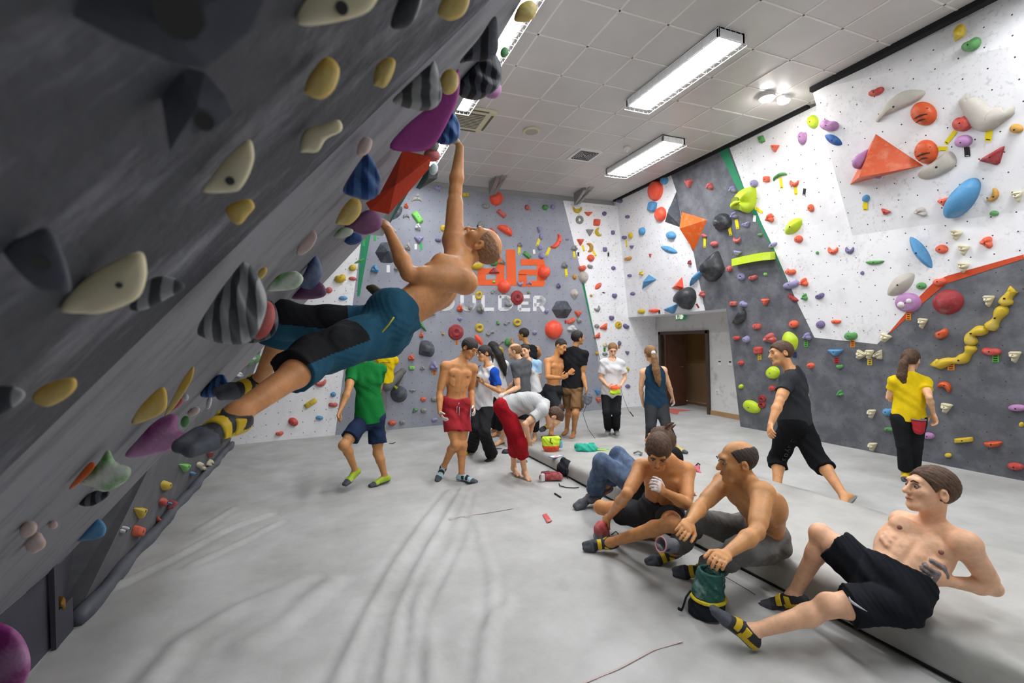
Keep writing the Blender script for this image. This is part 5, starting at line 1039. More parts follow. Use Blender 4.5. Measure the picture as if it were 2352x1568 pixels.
def cf(C):
    m = np.zeros(len(C))
    for a in 'lr':
        h, K, An = C_.J['h'+a], C_.J['k'+a], C_.J['a'+a]; d = unit(K-h); t = (C-h)@d/np.linalg.norm(K-h); up = camdir((-.35, .9, -.3)); x = C-h-np.outer((C-h)@d, d); dist = np.linalg.norm(x, axis=1)
        m[(t > .42) & (x@up > -.01) & (dist < .16)] = 1
    return m
o = C_.shorts([TEAL, BLK], e=.018, waist=.11, shank=.26, flare=.03, wr=.009, matfn=cf, name='climbing_shorts')
J = C_.J; zp = [dep(x, y, depth_of(J['hl'])-.135) for x, y in ((868, 776), (880, 760), (893, 745), (905, 728))]
b = MB(); b.tube(zp, .004, 6); adopt(b.build('zip', mat('zip_yellow', (206, 196, 60), .5), None, True), C_.root)
for a in 'lr': C_.shoe(a, SBLK, RUB, YEL)
print({k: v.round(2).tolist() for k, v in J.items() if len(k) < 3})
for a, b_ in (('P', 'N'), ('N', 'H'), ('sl', 'el'), ('el', 'wl'), ('sr', 'er'), ('er', 'wr'), ('hl', 'kl'), ('kl', 'al'), ('hr', 'kr'), ('kr', 'ar')): print(a, b_, round(float(np.linalg.norm(J[a]-J[b_])/1.78), 3))
def dfl(x, y, z=0.): return depth_of(fl(x, y, z))
def pic(nm): return skin(nm, {'tan': (206, 152, 108), 'warm': (198, 140, 92), 'pale': (224, 178, 148), 'olive': (190, 138, 92), 'fair': (222, 176, 142)}[nm])
NAVY = cloth('navy', (36, 50, 78)); DGREY = cloth('charcoal', (52, 54, 58)); WHT = cloth('white', (226, 226, 228), .3, .05)
# ---- green shirt
D = dfl(865, 1110); p = Person('g', 1.72, (850, 962, D), (-.62, 0, .78), (842, 842, .0), (832, 800, 0), (-.8, 0, .5), dict(el=(800, 895, '-'), wl=(782, 940, '-'), dl=(770, 972, '-'), er=(868, 900, .12), wr=(862, 940, .05), dr=(858, 965, .05),
    kl=(790, 1022, '-'), al=(816, 1080, '+'), tl=(790, 1104, '-'), kr=(868, 1040, '+'), ar=(884, 1094, '+'), tr=(856, 1112, '-'), gl=(.5, (1, 0, .2))), sk=0, flat='r', lab='person in green t-shirt and navy shorts walking away, head hidden behind the hanging climber')
p.body([pic('olive')]); p.hair(HAIRK); GRN = cloth('green', (24, 122, 56)); p.tee(GRN, hem=-.045); p.shorts(NAVY, to=.72, flare=.03); LIM = mat('shoe_lime', (168, 196, 50), .5)
for a in 'lr': p.shoe(a, LIM, RUB, None, e=.008)
b = MB(); q_ = p.J['hl']+(p.J['kl']-p.J['hl'])*.62-CF*.118; b.box(q_, (.02, .002, .004), np.stack([CR, CF, CU])); adopt(b.build('logo', mat('logo_print', (220, 220, 220), .6)), p.root)
# ---- yellow shirt climbing at the back
D = depth_of(on(885, 880, *PB))-.32; p = Person('y', 1.60, (884, 882, D), (0, 0, 1), (890, 820, '+'), (886, 800, 0), (.4, .3, .8), dict(el=(862, 835, .1), wl=(872, 800, '+'), dl=(874, 788, '+'), er=(905, 838, .12), wr=(903, 805, '+'), dr=(903, 796, '+'),
    kl=(880, 935, '+'), al=(880, 978, '-'), tl=(882, 992, '+'), kr=(925, 852, '+'), ar=(910, 888, '+'), tr=(912, 898, '+')), fem=1, lab='person in yellow t-shirt and grey leggings climbing low on the grey back wall', res=.01)
p.body([pic('fair')]); p.hair(HAIRB, 'pulled', .014); MEL = mat('cloth_melange', (120, 120, 116), .9, col2=(84, 84, 82), nscale=120, bump=.1); YLW = cloth('yellow', (232, 200, 24)); p.tee(YLW, sl=.5, hem=.02, name='shirt'); p.shorts(MEL, shank=.95, e=.006, flare=.0, wr=.001, tight=True, name='leggings')
p.tail(HAIRB, [p.X(.0, -.10, -.02), p.X(0, -.12, -.10), p.X(0, -.10, -.2)], [.022, .018, .008])
for a in 'lr': p.shoe(a, LIM, RUB)
b = MB(); c = p.J['N']-p.Uc*.10-CF*.135
for i in range(9): b.box(c+CR*(i-4)*.021, (.007, .001, .010), np.stack([CR, CF, CU]))
for i in range(8): b.box(c-CU*.03+CR*(i-3.5)*.014, (.005, .001, .003), np.stack([CR, CF, CU]))
adopt(b.build('back_print', mat('print_brown', (90, 70, 40), .7)), p.root)
# ---- red shorts, shirtless
D = dfl(1050, 1100); p = Person('r', 1.74, (1046, 930, D), (.42, 0, -.9), (1056, 835, .0), (1078, 800, '-'), (.72, -.45, -.5), dict(er=(1010, 902, '-'), wr=(1010, 948, '-'), dr=(1024, 972, '-'), el=(1082, 895, '+'), wl=(1086, 935, '-'), dl=(1094, 955, '-'),
    kr=(1046, 1020, '-'), ar=(1020, 1070, '+'), tr=(1008, 1098, '-'), kl=(1062, 1022, '+'), al=(1060, 1090, '-'), tl=(1092, 1104, '-'), gr=(.45, (1, 0, 0)), gl=(.45, (-1, 0, 0))), flat='l', mus=1, lab='shirtless person in red shorts smiling down at the person with glasses', res=.0065, headup=(.35, .9, 0))
p.body([pic('warm'), CHALK], chalkfn(p)); p.eyes(); p.nipples(); p.hair(HAIRK, 'fringe', .013); RED = cloth('washed_red', (176, 50, 58), .3, .25); p.shorts(RED, to=.66, flare=.034, waist=.07)
b = MB(); w_ = p.J['P']+p.Up*.06; L = [w_+(p.Rp*math.cos(t)*.146+p.Fp*math.sin(t)*.108) for t in np.linspace(0, 2*math.pi, 20)]; b.tube(L, .012, 6); adopt(b.build('waistband', cloth('band', (92, 74, 82)), None, True), p.root)
b = MB(); c = p.J['P']+p.Fp*.125+p.Up*.05; b.tube([c, c-p.Up*.06+p.Rp*-.01, c-p.Up*.15-p.Rp*.02], .004, 6); b.tube([c, c-p.Up*.05+p.Rp*.02, c-p.Up*.12+p.Rp*.015], .004, 6); adopt(b.build('drawstring', WHT, None, True), p.root)
ICE = mat('shoe_ice', (170, 206, 216), .5)
for a in 'lr': p.shoe(a, ICE, RUB, SBLK)
# ---- woman with glasses
D = dfl(1095, 1050); p = Person('w', 1.64, (1108, 940, D), (-.75, 0, -.65), (1122, 845, .0), (1112, 812, '-'), (-.85, -.1, -.5), dict(el=(1146, 898, '-'), wl=(1110, 880, '-'), dl=(1092, 868, '-'), er=(1098, 890, .1), wr=(1092, 872, '-'), dr=(1086, 862, '-'),
    kl=(1112, 995, '-'), al=(1130, 1045, '+'), tl=(1108, 1062, '-'), kr=(1094, 985, '-'), ar=(1084, 1028, '+'), tr=(1070, 1040, '-'), gl=(.8, (0, 1, 0)), gr=(.8, (0, .5, -1))), fem=1, flat='r', lab='person with glasses and ponytail in white shirt with blue sleeves holding a phone', res=.0065)
p.body([pic('tan')]); p.eyes(); p.hair(HAIRK, 'fringe', .016); p.tail(HAIRK, [p.X(0, -.09, .02), p.X(0, -.13, -.03), p.X(0, -.12, -.14)], [.03, .028, .01])
BLU = cloth('royal', (34, 84, 190)); p.tee([WHT, BLU], sl=.72, hem=-.14, matfn=lambda C: (np.abs((C-p.J['N'])@p.Rc) > .135-.0*C[:, 0]) & ((C-p.J['N'])@p.Uc > -.27) & (np.minimum(np.linalg.norm(C-p.J['sl'], axis=1), np.linalg.norm(C-p.J['sr'], axis=1)) < .25)); p.shorts(BLK, shank=.97, e=.012, flare=.05, name='trousers')
for a in 'lr': p.shoe(a, SBLK, YEL)
b = MB()
for sg in (-1, 1): b.tube([p.X(sg*(.033)+.023*math.cos(t), .098, .004+.019*math.sin(t)) for t in np.linspace(0, 6.28, 14)], .0022, 5); b.tube([p.X(sg*.056, .095, .01), p.X(sg*.084, -.0, .008)], .002, 5)
b.tube([p.X(-.01, .10, .008), p.X(.01, .10, .008)], .002, 5); g_ = b.build('glasses', SBLK, None, True); adopt(g_, p.root)
c = p.J['dl']+CU*.03-CR*.01; t = empty('phone', c, 'black phone held by the person with glasses', 'phone'); b = MB(); b.box(c, (.035, .07, .005), np.stack([unit(CF+CR*.2), unit(-CR*.9+CU*.45), unit(CU*.9+CR*.45)])); b.build('body', mat('phone_black', (20, 20, 24), .2), t, bevel=.003); b = MB(); b.box(c+unit(CU*.9+CR*.45)*.006, (.031, .064, .001), np.stack([unit(CF+CR*.2), unit(-CR*.9+CU*.45), unit(CU*.9+CR*.45)])); b.build('screen', mat('phone_glass', (30, 34, 44), .08), t)
# ---- long black hair behind her
D = dfl(1140, 1000); p = Person('h', 1.66, (1150, 915, D), (-.3, 0, .95), (1140, 832, 0), (1132, 800, 0), (-.5, 0, .8), dict(er=(1155, 865, .0), wr=(1154, 895, '-'), dr=(1150, 905, 0), el=(1122, 870, .1), wl=(1120, 895, 0), dl=(1120, 905, 0), kr=(1150, 955, '-'), ar=(1146, 990, '+'), tr=(1128, 1000, '-'), kl=(1138, 955, 0), al=(1136, 985, 0), tl=(1126, 992, '-')), fem=1, flat='lr', lab='person with very long black hair in white t-shirt, back turned, behind the glasses wearer', res=.01)
p.body([pic('tan')]); p.hair(HAIRK, 'pulled', .018); p.tee(WHT, hem=-.08); p.shorts(BLK, shank=.8, e=.012, name='trousers'); p.tail(HAIRK, [p.X(0, -.06, .02), p.X(.02, -.15, -.12), p.X(.05, -.17, -.34), p.X(.06, -.16, -.5)], [.07, .075, .065, .02], 'long_hair')
# ---- black tank at the wall
D = depth_of(on(1215, 900, *PB))-.75; p = Person('t', 1.78, (1220, 885, D), (-.25, 0, .96), (1212, 798, 0), (1202, 768, 0), (-.9, 0, .4), dict(el=(1188, 806, .1), wl=(1176, 786, '+'), dl=(1172, 776, '+'), er=(1240, 812, .1), wr=(1228, 830, '+'), dr=(1222, 822, '+'), kr=(1228, 935, 0), ar=(1228, 972, '+'), tr=(1225, 982, '+'), kl=(1210, 935, 0), al=(1210, 975, '+'), tl=(1206, 984, '+')), flat='', lab='dark-haired person in black tank top standing at the back wall reaching for a hold', res=.01)
p.body([pic('olive')]); p.hair(HAIRK); p.tee(BLK, tank=True, hem=-.1, neck=.08); p.shorts(BLK, shank=.3, name='trousers')
# ---- grey tee
D = dfl(1175, 1022); p = Person('q', 1.76, (1198, 915, D), (-.75, 0, .55), (1198, 832, 0), (1182, 806, '-'), (-.95, -.1, .2), dict(el=(1190, 890, '-'), wl=(1160, 903, '-'), dl=(1146, 908, '-'), er=(1180, 880, .2), wr=(1165, 895, .1), dr=(1155, 900, 0), kl=(1170, 965, '-'), al=(1152, 1008, '+'), tl=(1138, 1020, '-'), kr=(1200, 965, 0), ar=(1205, 1005, 0), tr=(1195, 1018, '-'), gl=(.5, (0, -1, 0))), flat='lr', lab='person with thinning sandy hair in heathered grey t-shirt, facing left', res=.008)
p.body([pic('fair'), CHALK], chalkfn(p, 'l')); p.eyes(); p.hair(HAIRS, 'side', .008); HEA = mat('cloth_heather', (96, 98, 102), .9, col2=(70, 72, 76), nscale=90, bump=.15); p.tee(HEA, hem=-.04); p.shorts(BLK, to=.95)
b = MB(); An = p.J['al']; fd = p.J['fdl']; dn = p.J['dnl']; b.tube([An+dn*.07-fd*.05, An+dn*.075+fd*.2], .022, 8)
adopt(b.build('flip_flop', mat('flip_flop', (120, 96, 84), .7), None, True), p.root)
# ---- light blue sleeve woman
D = dfl(1226, 1012); p = Person('b', 1.64, (1224, 905, D), (-.3, 0, -.95), (1214, 832, 0), (1206, 806, 0), (-.35, -.1, -.9), dict(el=(1236, 872, .05), wl=(1240, 905, '-'), dl=(1241, 918, 0), er=(1200, 870, .05), wr=(1200, 895, 0), dr=(1200, 905, 0), kl=(1230, 955, '-'), al=(1228, 998, '+'), tl=(1226, 1012, '-'), kr=(1214, 955, 0), ar=(1214, 992, 0), tr=(1210, 1004, '-')), fem=1, flat='lr', lab='person with dark tied-back hair in white and pale blue top behind the grey t-shirt', res=.008)
p.body([pic('fair')]); p.eyes(); p.hair(HAIRK, 'pulled', .014); PBL = cloth('pale_blue', (168, 206, 236)); p.tee([WHT, PBL], hem=-.14, matfn=lambda C: np.minimum(np.linalg.norm(C-p.J['sl'], axis=1), np.linalg.norm(C-p.J['sr'], axis=1)) < .15); p.shorts(BLK, shank=.7, e=.006, tight=True, name='leggings', wr=.001)
# ---- bending woman in red trousers
D = dfl(1205, 1104); p = Person('d', 1.66, (1162, 938, D), (.12, -.98, -.15), (1248, 930, -.05), (1272, 958, '-'), (.35, -.9, -.1), dict(er=(1206, 974, '-'), wr=(1216, 1010, '+'), dr=(1215, 1030, '+'), el=(1222, 975, '+'), wl=(1210, 1010, .05), dl=(1200, 1030, .0), sr=(1246, 942, '-'),
    kr=(1196, 1018, '-'), ar=(1205, 1082, '-'), tr=(1222, 1106, '-'), kl=(1182, 1015, '+'), al=(1180, 1072, '+'), tl=(1194, 1092, '-')), fem=1, w=(-.03, .05, 0), lean=(.75, -.6, -.2), headup=(.75, -.45, 0), flat='lr', lab='person in red three-quarter trousers and pale grey t-shirt bending over to the mat', res=.0065)
p.body([pic('fair')]); p.hair(HAIRB, 'pulled', .014); p.tail(HAIRB, [p.X(0, -.07, .10), p.X(0, -.09, .13)], [.03, .028], 'hair_bun'); PGR = cloth('pale_grey', (196, 196, 196), .3, .05); p.tee(PGR, sl=.6, hem=.02, loose=.018); CRI = cloth('crimson', (170, 26, 38), .4, .2); p.shorts(CRI, shank=.42, e=.016, flare=.015, waist=.12, name='trousers')
# ---- shirtless, black shorts, mending hands
D = dfl(1268, 1006); p = Person('s', 1.76, (1270, 897, D), (.62, 0, -.75), (1276, 825, 0), (1288, 795, '-'), (.65, -.35, -.6), dict(er=(1258, 866, '-'), wr=(1290, 868, '-'), dr=(1303, 862, 0), el=(1296, 862, .05), wl=(1306, 858, '-'), dl=(1313, 852, 0), kr=(1285, 950, '-'), ar=(1262, 975, '+'), tr=(1245, 985, '-'), kl=(1272, 950, 0), al=(1266, 995, '+'), tl=(1278, 1006, '-'), gr=(1.0, (0, .3, 1)), gl=(1.0, (0, 0, 1))), flat='l', mus=1, lab='shirtless person in knee-length black shorts looking down at their hands', res=.007)
p.body([pic('warm')]); p.eyes(); p.hair(HAIRK, 'short', .008); p.shorts(DGREY, to=.95, flare=.03, waist=.08); p.shoe('r', SBLK, RUB, YEL)
# ---- black tee, khaki shorts
D = dfl(1312, 1003); p = Person('k', 1.80, (1314, 893, D), (.25, 0, .95), (1318, 806, 0), (1327, 776, 0), (.85, .1, .45), dict(er=(1338, 858, .0), wr=(1346, 890, '-'), dr=(1349, 905, '-'), el=(1292, 850, .1), wl=(1300, 870, .1), dl=(1308, 872, .1), kr=(1322, 948, '-'), ar=(1318, 990, '+'), tr=(1313, 1003, '-'), kl=(1308, 942, .05), al=(1302, 984, .1), tl=(1294, 996, '-')), flat='lr', lab='person in black t-shirt and khaki cargo shorts, back turned, holding a chalk bag', res=.007)
p.body([pic('olive')]); p.hair(HAIRK, 'short', .012); p.tee(BLK, hem=.02); KHA = cloth('khaki', (134, 102, 70)); p.shorts(KHA, to=.86, flare=.03); b = MB(); kk = p.J['hr']+(p.J['kr']-p.J['hr'])*.6+p.Rp*.11; b.box(kk, (.02, .05, .07), np.stack([p.Rp, p.Fp, p.Up])); adopt(b.build('cargo_pocket', KHA, bevel=.01), p.root)
HB = p.J['dr']
# ---- white tee, front
D = dfl(1407, 998); p = Person('f', 1.64, (1404, 908, D), (0, 0, -1), (1406, 828, 0), (1407, 803, '-'), (-.05, -.42, -.9), dict(er=(1379, 868, 0), wr=(1396, 886, '-'), dr=(1410, 890, 0), el=(1436, 866, 0), wl=(1426, 886, '-'), dl=(1416, 892, 0), kr=(1394, 948, '-'), ar=(1397, 984, '+'), tr=(1393, 998, '-'), kl=(1416, 948, '-'), al=(1415, 984, '+'), tl=(1421, 998, '-'), gr=(.8, (0, 0, 1)), gl=(.8, (0, 0, 1))), fem=1, flat='lr', lab='person in loose white t-shirt and black leggings looking down at a colourful chalk bag', res=.007)
p.body([pic('pale')]); p.eyes(); p.hair(HAIRS, 'pulled', .01); p.tee(WHT, sl=.7, hem=-.05, loose=.03, e=.02); p.shorts(BLK, shank=.88, e=.006, tight=True, name='leggings', wr=.001)
for a in 'lr': p.shoe(a, mat('shoe_grey', (120, 124, 130), .6), mat('sole_pale', (190, 190, 190), .6), SBLK, 'trainer', .010)
FB = p.J['dr']
# ---- navy tank, ponytail
D = dfl(1540, 1035); p = Person('n', 1.64, (1508, 932, D), (-.12, 0, 1), (1500, 846, 0), (1494, 812, 0), (-.1, 0, 1), dict(el=(1472, 892, .05), wl=(1476, 925, '+'), dl=(1480, 938, '+'), er=(1537, 886, .05), wr=(1545, 912, '+'), dr=(1549, 930, 0), kl=(1495, 982, '-'), al=(1492, 1030, '+'), tl=(1490, 1040, '+'), kr=(1530, 978, '-'), ar=(1551, 1024, '+'), tr=(1572, 1036, 0), gr=(.5, (-1, 0, 0)), gl=(.5, (1, 0, 0))), fem=1, flat='lr', lab='person in navy tank top with a long golden-brown ponytail standing before the doorway', res=.007)
p.body([pic('fair'), CHALK], chalkfn(p, 'r')); p.hair(HAIRS, 'pulled', .013); NTK = cloth('ink_blue', (34, 62, 84)); p.tee(NTK, tank=True, hem=-.04, neck=.085); p.shorts(DGREY, shank=.6, e=.005, tight=True, name='leggings', wr=.001)
p.tail(HAIRS, [p.X(0, -.09, .03), p.X(-.01, -.14, -.06), p.X(-.02, -.16, -.22), p.X(-.01, -.15, -.38), p.X(.0, -.13, -.48)], [.03, .045, .055, .045, .012]); b = MB(); b.tube([p.X(0, -.10, .03), p.X(-.003, -.125, -.005)], .034, 10); adopt(b.build('hair_tie', WHT, None, True), p.root)
for a in 'lr': p.shoe(a, mat('shoe_pale_yellow', (222, 210, 110), .6), RUB)
# ---- black tee walking
D = (dfl(1782, 1138)+dfl(1940, 1160))/2+.1; p = Person('j', 1.78, (1825, 972, D), (-.72, 0, .68), (1820, 858, 0), (1794, 812, '-'), (-.98, -.08, .1), dict(el=(1790, 922, '-'), wl=(1770, 975, '-'), dl=(1768, 1004, '-'), er=(1850, 920, .2), wr=(1845, 970, .2), dr=(1840, 990, .1), kl=(1786, 1052, '+'), al=(1784, 1130, '+'), tl=(1765, 1140, '-'), kr=(1880, 1058, '-'), ar=(1938, 1138, '-'), tr=(1912, 1162, '-'), gl=(.4, (1, 0, .3))), g=1.06, flat='l', lab='person in black t-shirt and three-quarter trousers striding left in flip-flops', res=.006)
p.body([pic('tan')]); p.eyes(); p.hair(HAIRB, 'short', .014); p.tee(DGREY, hem=-.0); BK2 = cloth('jet', (22, 23, 26)); p.shorts(BK2, shank=.26, e=.02, flare=.02, wr=.008, name='trousers')
b = MB(); h0, k0 = p.J['hl'], p.J['kl']; ddn = unit(k0-h0); sd = unit(np.cross(ddn, CF)); c0 = h0+(k0-h0)*.22-CF*.125+sd*-.03
G5 = dict(D=[[(0, 0), (0, 1), (.5, .9), (.6, .5), (.5, .1), (0, 0)]], o=[[(0, .1), (0, .7), (.5, .7), (.5, .1), (0, .1)]], m=[[(0, 0), (0, .7), (.3, .6), (.3, 0)], [(.3, .6), (.6, .6), (.6, 0)]], y=[[(0, .7), (.3, .1)], [(.6, .7), (.1, -.3)]], s=[[(.5, .7), (.1, .6), (.4, .3), (0, 0)]])
for i, ch in enumerate('Domyos'):
    for st in G5[ch]: b.tube([c0+ddn*(.062*i+x*.06)+sd*(y*.05) for x, y in st], .0045, 4)
adopt(b.build('side_print', mat('print_charcoal', (66, 66, 68), .8)), p.root)
for a in 'lr':
    b = MB(); An = p.J['a'+a]; fd = p.J['fd'+a]; dn = p.J['dn'+a]; sd2 = np.cross(fd, dn); L = [(-.06, .03), (0, .038), (.1, .04), (.17, .045), (.215, .03)]
    b.prism([An+dn*.062+fd*x+sd2*y for x, y in L]+[An+dn*.062+fd*x-sd2*y for x, y in L[::-1]], dn*.018); adopt(b.build('flip_flop', mat('flip_flop_grey', (120, 122, 118), .7)), p.root)
# ---- yellow tee, right
D = dfl(2086, 1106); p = Person('z', 1.60, (2086, 962, D), (.12, 0, 1), (2090, 868, 0), (2092, 826, 0), (.8, .0, .55), dict(el=(2042, 912, .1), wl=(2060, 925, '+'), dl=(2070, 930, '+'), er=(2134, 912, '-'), wr=(2144, 950, '+'), dr=(2150, 972, 0), kl=(2076, 1022, 0), al=(2080, 1082, '+'), tl=(2080, 1104, 0), kr=(2102, 1022, 0), ar=(2098, 1078, '+'), tr=(2108, 1096, '+'), gr=(.5, (-1, 0, 0))), fem=1, g=.96, flat='lr', lab='person in bright yellow t-shirt with a red chalk bag, back turned, at the right wall', res=.0065)
p.body([pic('fair')]); p.eyes(); p.hair(HAIRB, 'pulled', .014); p.tee(YLW, hem=-.02, sl=.5); LEG = mat('cloth_speckle', (36, 38, 44), .85, col2=(150, 150, 150), nscale=26, thr=(.68, .76)); p.shorts(BLK, shank=.9, e=.006, tight=True, name='leggings', wr=.001)
p.tail(HAIRB, [p.X(0, -.09, .05), p.X(-.03, -.13, -.04), p.X(-.04, -.14, -.18), p.X(-.02, -.12, -.34)], [.028, .042, .048, .014])
for a in 'lr': p.shoe(a, YEL, RUB)
ZB = p.J['P']-p.Fp*.16-p.Up*.03; ZU = p.Up
PEOPLE_ERR = []
# ---- man in jeans lying on the pad
D = 4.05; PADK = .2
p = Person('e', 1.80, (1490, 1128, 4.35), (-.5, .6, .5), (1512, 1066, '-'), (1514, 1016, 0), (-.6, .2, .7), dict(el=(1478, 1088, '+'), wl=(1462, 1076, '+'), dl=(1455, 1080, '-'), er=(1560, 1100, .1), wr=(1572, 1120, '+'), dr=(1578, 1124, 0),
    kr=(1420, 1046, (.53,)), ar=(1392, 1118, (.20,)), tr=(1345, 1146, (.12,)), kl=(1384, 1062, (.50,)), al=(1362, 1136, (.12,)), tl=(1308, 1166, (.045,)), hl=(1488, 1136, 0), hr=(1484, 1122, 0)), lab='person in blue jeans and grey clogs lounging on the pad behind the seated pair', res=.007, headup=(.1, 1, .2))
p.body([pic('tan')]); p.eyes(); p.hair(HAIRB, 'tuft', .016); p.tee(BLK); JEAN = mat('cloth_denim', (66, 84, 112), .85, col2=(108, 126, 152), nscale=9, thr=(.4, .7), bump=.4, bscale=26); p.shorts(JEAN, shank=.86, e=.018, flare=.035, wr=.007, name='jeans')
CRG = mat('clog_grey', (88, 90, 96), .6, bump=.6, bscale=120); CRO = mat('clog_orange', (222, 108, 62), .5)
for a in 'lr':
    o = p.shoe(a, CRG, CRG, None, 'clog', .012); An = p.J['a'+a]; fd, dn = p.J['fd'+a], p.J['dn'+a]; sd = np.cross(fd, dn)
    b = MB(); b.tube([An+fd*.05+sd*.045+dn*.02, An-fd*.02+sd*.045+dn*.015, An-fd*.06+dn*.012, An-fd*.02-sd*.045+dn*.015, An+fd*.05-sd*.045+dn*.02], .009, 6); st = b.build('strap', CRO, None, True, origin=An); st.parent = o; st.location = (0, 0, 0)
# ---- seated, black shorts
p = Person('a', 1.76, (1518, 1180, 3.72), (-.42, -.15, -.9), (1534, 1064, '-'), (1512, 1036, '-'), (-.28, -.55, -.78), dict(er=(1440, 1134, '-'), wr=(1400, 1186, (.22,)), dr=(1383, 1200, (.14,)), el=(1577, 1158, '-'), wl=(1524, 1128, '-'), dl=(1500, 1104, '-'), sr=(1474, 1074, '-'), sl=(1576, 1082, .05),
    kr=(1380, 1164, (.22,)), ar=(1478, 1212, (.08,)), tr=(1505, 1222, (.05,)), kl=(1544, 1202, '-'), al=(1402, 1246, (.09,)), tl=(1346, 1252, (.07,)), hl=(1538, 1188, -.03), hr=(1500, 1186, .03), gl=(.9, (-.6, -.2, .6)), gr=(.8, (0, -.5, .5))), mus=1, lab='shirtless dark-haired person sitting cross-legged, looking down at a chalky hand', res=.0055, w=(.0, .0, .05), headup=(-.1, .85, -.5))
p.body([pic('warm'), CHALK], chalkfn(p, 'l')); p.eyes(); p.hair(HAIRB, 'fringe', .012); p.shorts(DGREY, to=.62, flare=.03, waist=.14); p.shoe('l', SBLK, RUB, YEL); SA = p
# ---- seated, bald, grey trousers
p = Person('m', 1.80, (1752, 1234, 3.12), (-.85, 0, -.42), (1718, 1116, '-'), (1694, 1060, 0), (-.99, -.10, .05), dict(sl=(1752, 1134, '-'), el=(1738, 1222, '-'), wl=(1668, 1272, '-'), dl=(1640, 1288, '-'), sr=(1664, 1108, '+'), er=(1612, 1160, '-'), wr=(1584, 1198, '-'), dr=(1564, 1230, '-'),
    hl=(1758, 1250, '-'), kl=(1700, 1266, '-'), al=(1618, 1308, (.09,)), tl=(1556, 1312, (.05,)), hr=(1735, 1228, '+'), kr=(1600, 1194, '-'), ar=(1548, 1266, (.10,)), tr=(1500, 1284, (.05,)), gl=(.4, (0, -1, .3)), gr=(.25, (-.3, -.6, .5))), mus=1, lab='shirtless balding person in grey trousers sitting on the pad edge, looking left', res=.0055, w=(.06, .0, 0), headup=(.0, 1, 0))
p.body([pic('olive')]); p.eyes(); p.hair(mat('hair_greying', (70, 58, 50), .7, noise=.3, nscale=70, bump=.4, bscale=200), 'side', .006, .005); GRT = mat('cloth_grey_canvas', (92, 92, 90), .9, col2=(116, 116, 113), nscale=6, bump=.4, bscale=30); p.shorts(GRT, shank=.84, e=.012, flare=.02, wr=.008, waist=.11, name='trousers')
for a in 'lr': p.shoe(a, SBLK, RUB, YEL)
# ---- reclining, right foreground
p = Person('v', 1.82, (2048, 1350, 2.46), (-.46, .60, -.66), (2142, 1208, .10), (2138, 1126, -.03), (-.97, .18, .16), dict(sl=(2218, 1250, '-'), el=(2282, 1350, '+'), wl=(2170, 1334, '-'), dl=(2118, 1318, '-'), sr=(2074, 1200, '+'), er=(2050, 1266, '+'), wr=(2018, 1275, '-'), dr=(1996, 1262, '-'),
    hl=(2072, 1388, '-'), kl=(1905, 1390, (.27,)), al=(1728, 1450, (.10,)), tl=(1668, 1396, (.22,)), hr=(2010, 1335, '+'), kr=(1886, 1226, (.50,)), ar=(1822, 1366, (.10,)), tr=(1745, 1368, (.04,)), gl=(.9, (-.2, .3, 1)), gr=(.7, (.2, -.5, -.6))), mus=1, g=.94, lab='shirtless person in black shorts reclining on one elbow in the right foreground', res=.005, headup=(.12, 1, .1), w=(-.035, -.02, 0))
p.body([pic('pale'), CHALKD], chalkfn(p)); p.eyes(); p.nipples(); p.hair(HAIRB, 'short', .010, .004); JET = cloth('sport_black', (28, 30, 36), .3, .1); p.shorts(JET, to=.74, e=.017, flare=.028, wr=.009, waist=.09)
for a in 'lr': p.shoe(a, SBLK, RUB, YEL)
h0, k0 = p.J['hl'], p.J['kl']; c0 = dep(1968, 1385, depth_of(h0+(k0-h0)*.45)-.118)
b = MB(); L = [(1950, 1370), (1952, 1378), (1962, 1386), (1978, 1396), (1992, 1404)]; b.tube([dep(x, y, depth_of(c0)-.004) for x, y in L], [.002, .0065, .0065, .004, .001], 6); adopt(b.build('tick_mark', mat('print_silver', (206, 206, 212), .4), None, True), p.root)
SV = p
for a_, b_, L in (('P', 'N', .3), ('hl', 'kl', .245), ('kl', 'al', .24), ('hr', 'kr', .245), ('kr', 'ar', .24), ('sl', 'el', .168), ('el', 'wl', .15)): print('V', a_, b_, round(float(np.linalg.norm(p.J[a_]-p.J[b_]))/1.82, 3), L)
# ================= things lying about =================
def lump(name, prims, m, lab, cat, c, res=.006, wr=0., grp=None, planes=(), subs=(), matfn=None):
    c = np.array(c, float); t = empty(name, c, lab, cat, grp); o = surface(SDF(prims, subs, planes, wr=wr, wf=60), res, 'body', m, t, matfn, c); return t
# teal chalk bucket
c = fl(1622, 1408); U = np.array([0, 0, 1.]); tl = unit(CR*.14+U)
TBG = mat('bag_teal', (46, 96, 88), .85, col2=(150, 178, 170), nscale=11, thr=(.52, .72), bump=.4, bscale=30); BBK = cloth('bag_black', (38, 42, 48))
t = lump('chalk_bucket', [cone(c+U*.03, c+tl*.27, .105, .075, .03)], [BBK, TBG], 'teal and black chalk bucket with a yellow band on the mat', 'chalk bag', c, planes=[(c+tl*.265, tl), (c+U*.005, -U)], subs=[cone(c+tl*.14, c+tl*.33, .05, .068, .005)], wr=.006, matfn=lambda C: (C-c)@tl > .11)
b = MB(); b.tube([c+tl*.105+(CR*math.cos(a)-CF*math.sin(a))*.099 for a in np.linspace(0, 6.3, 24)], .011, 6); b.build('band', mat('band_yellow', (230, 206, 40), .5), t, True, origin=c)
b = MB(); b.tube([c+tl*.26+(CR*math.cos(a)-CF*math.sin(a))*.074 for a in np.linspace(0, 6.3, 24)], .007, 6); b.build('rim', TBG, t, True, origin=c)
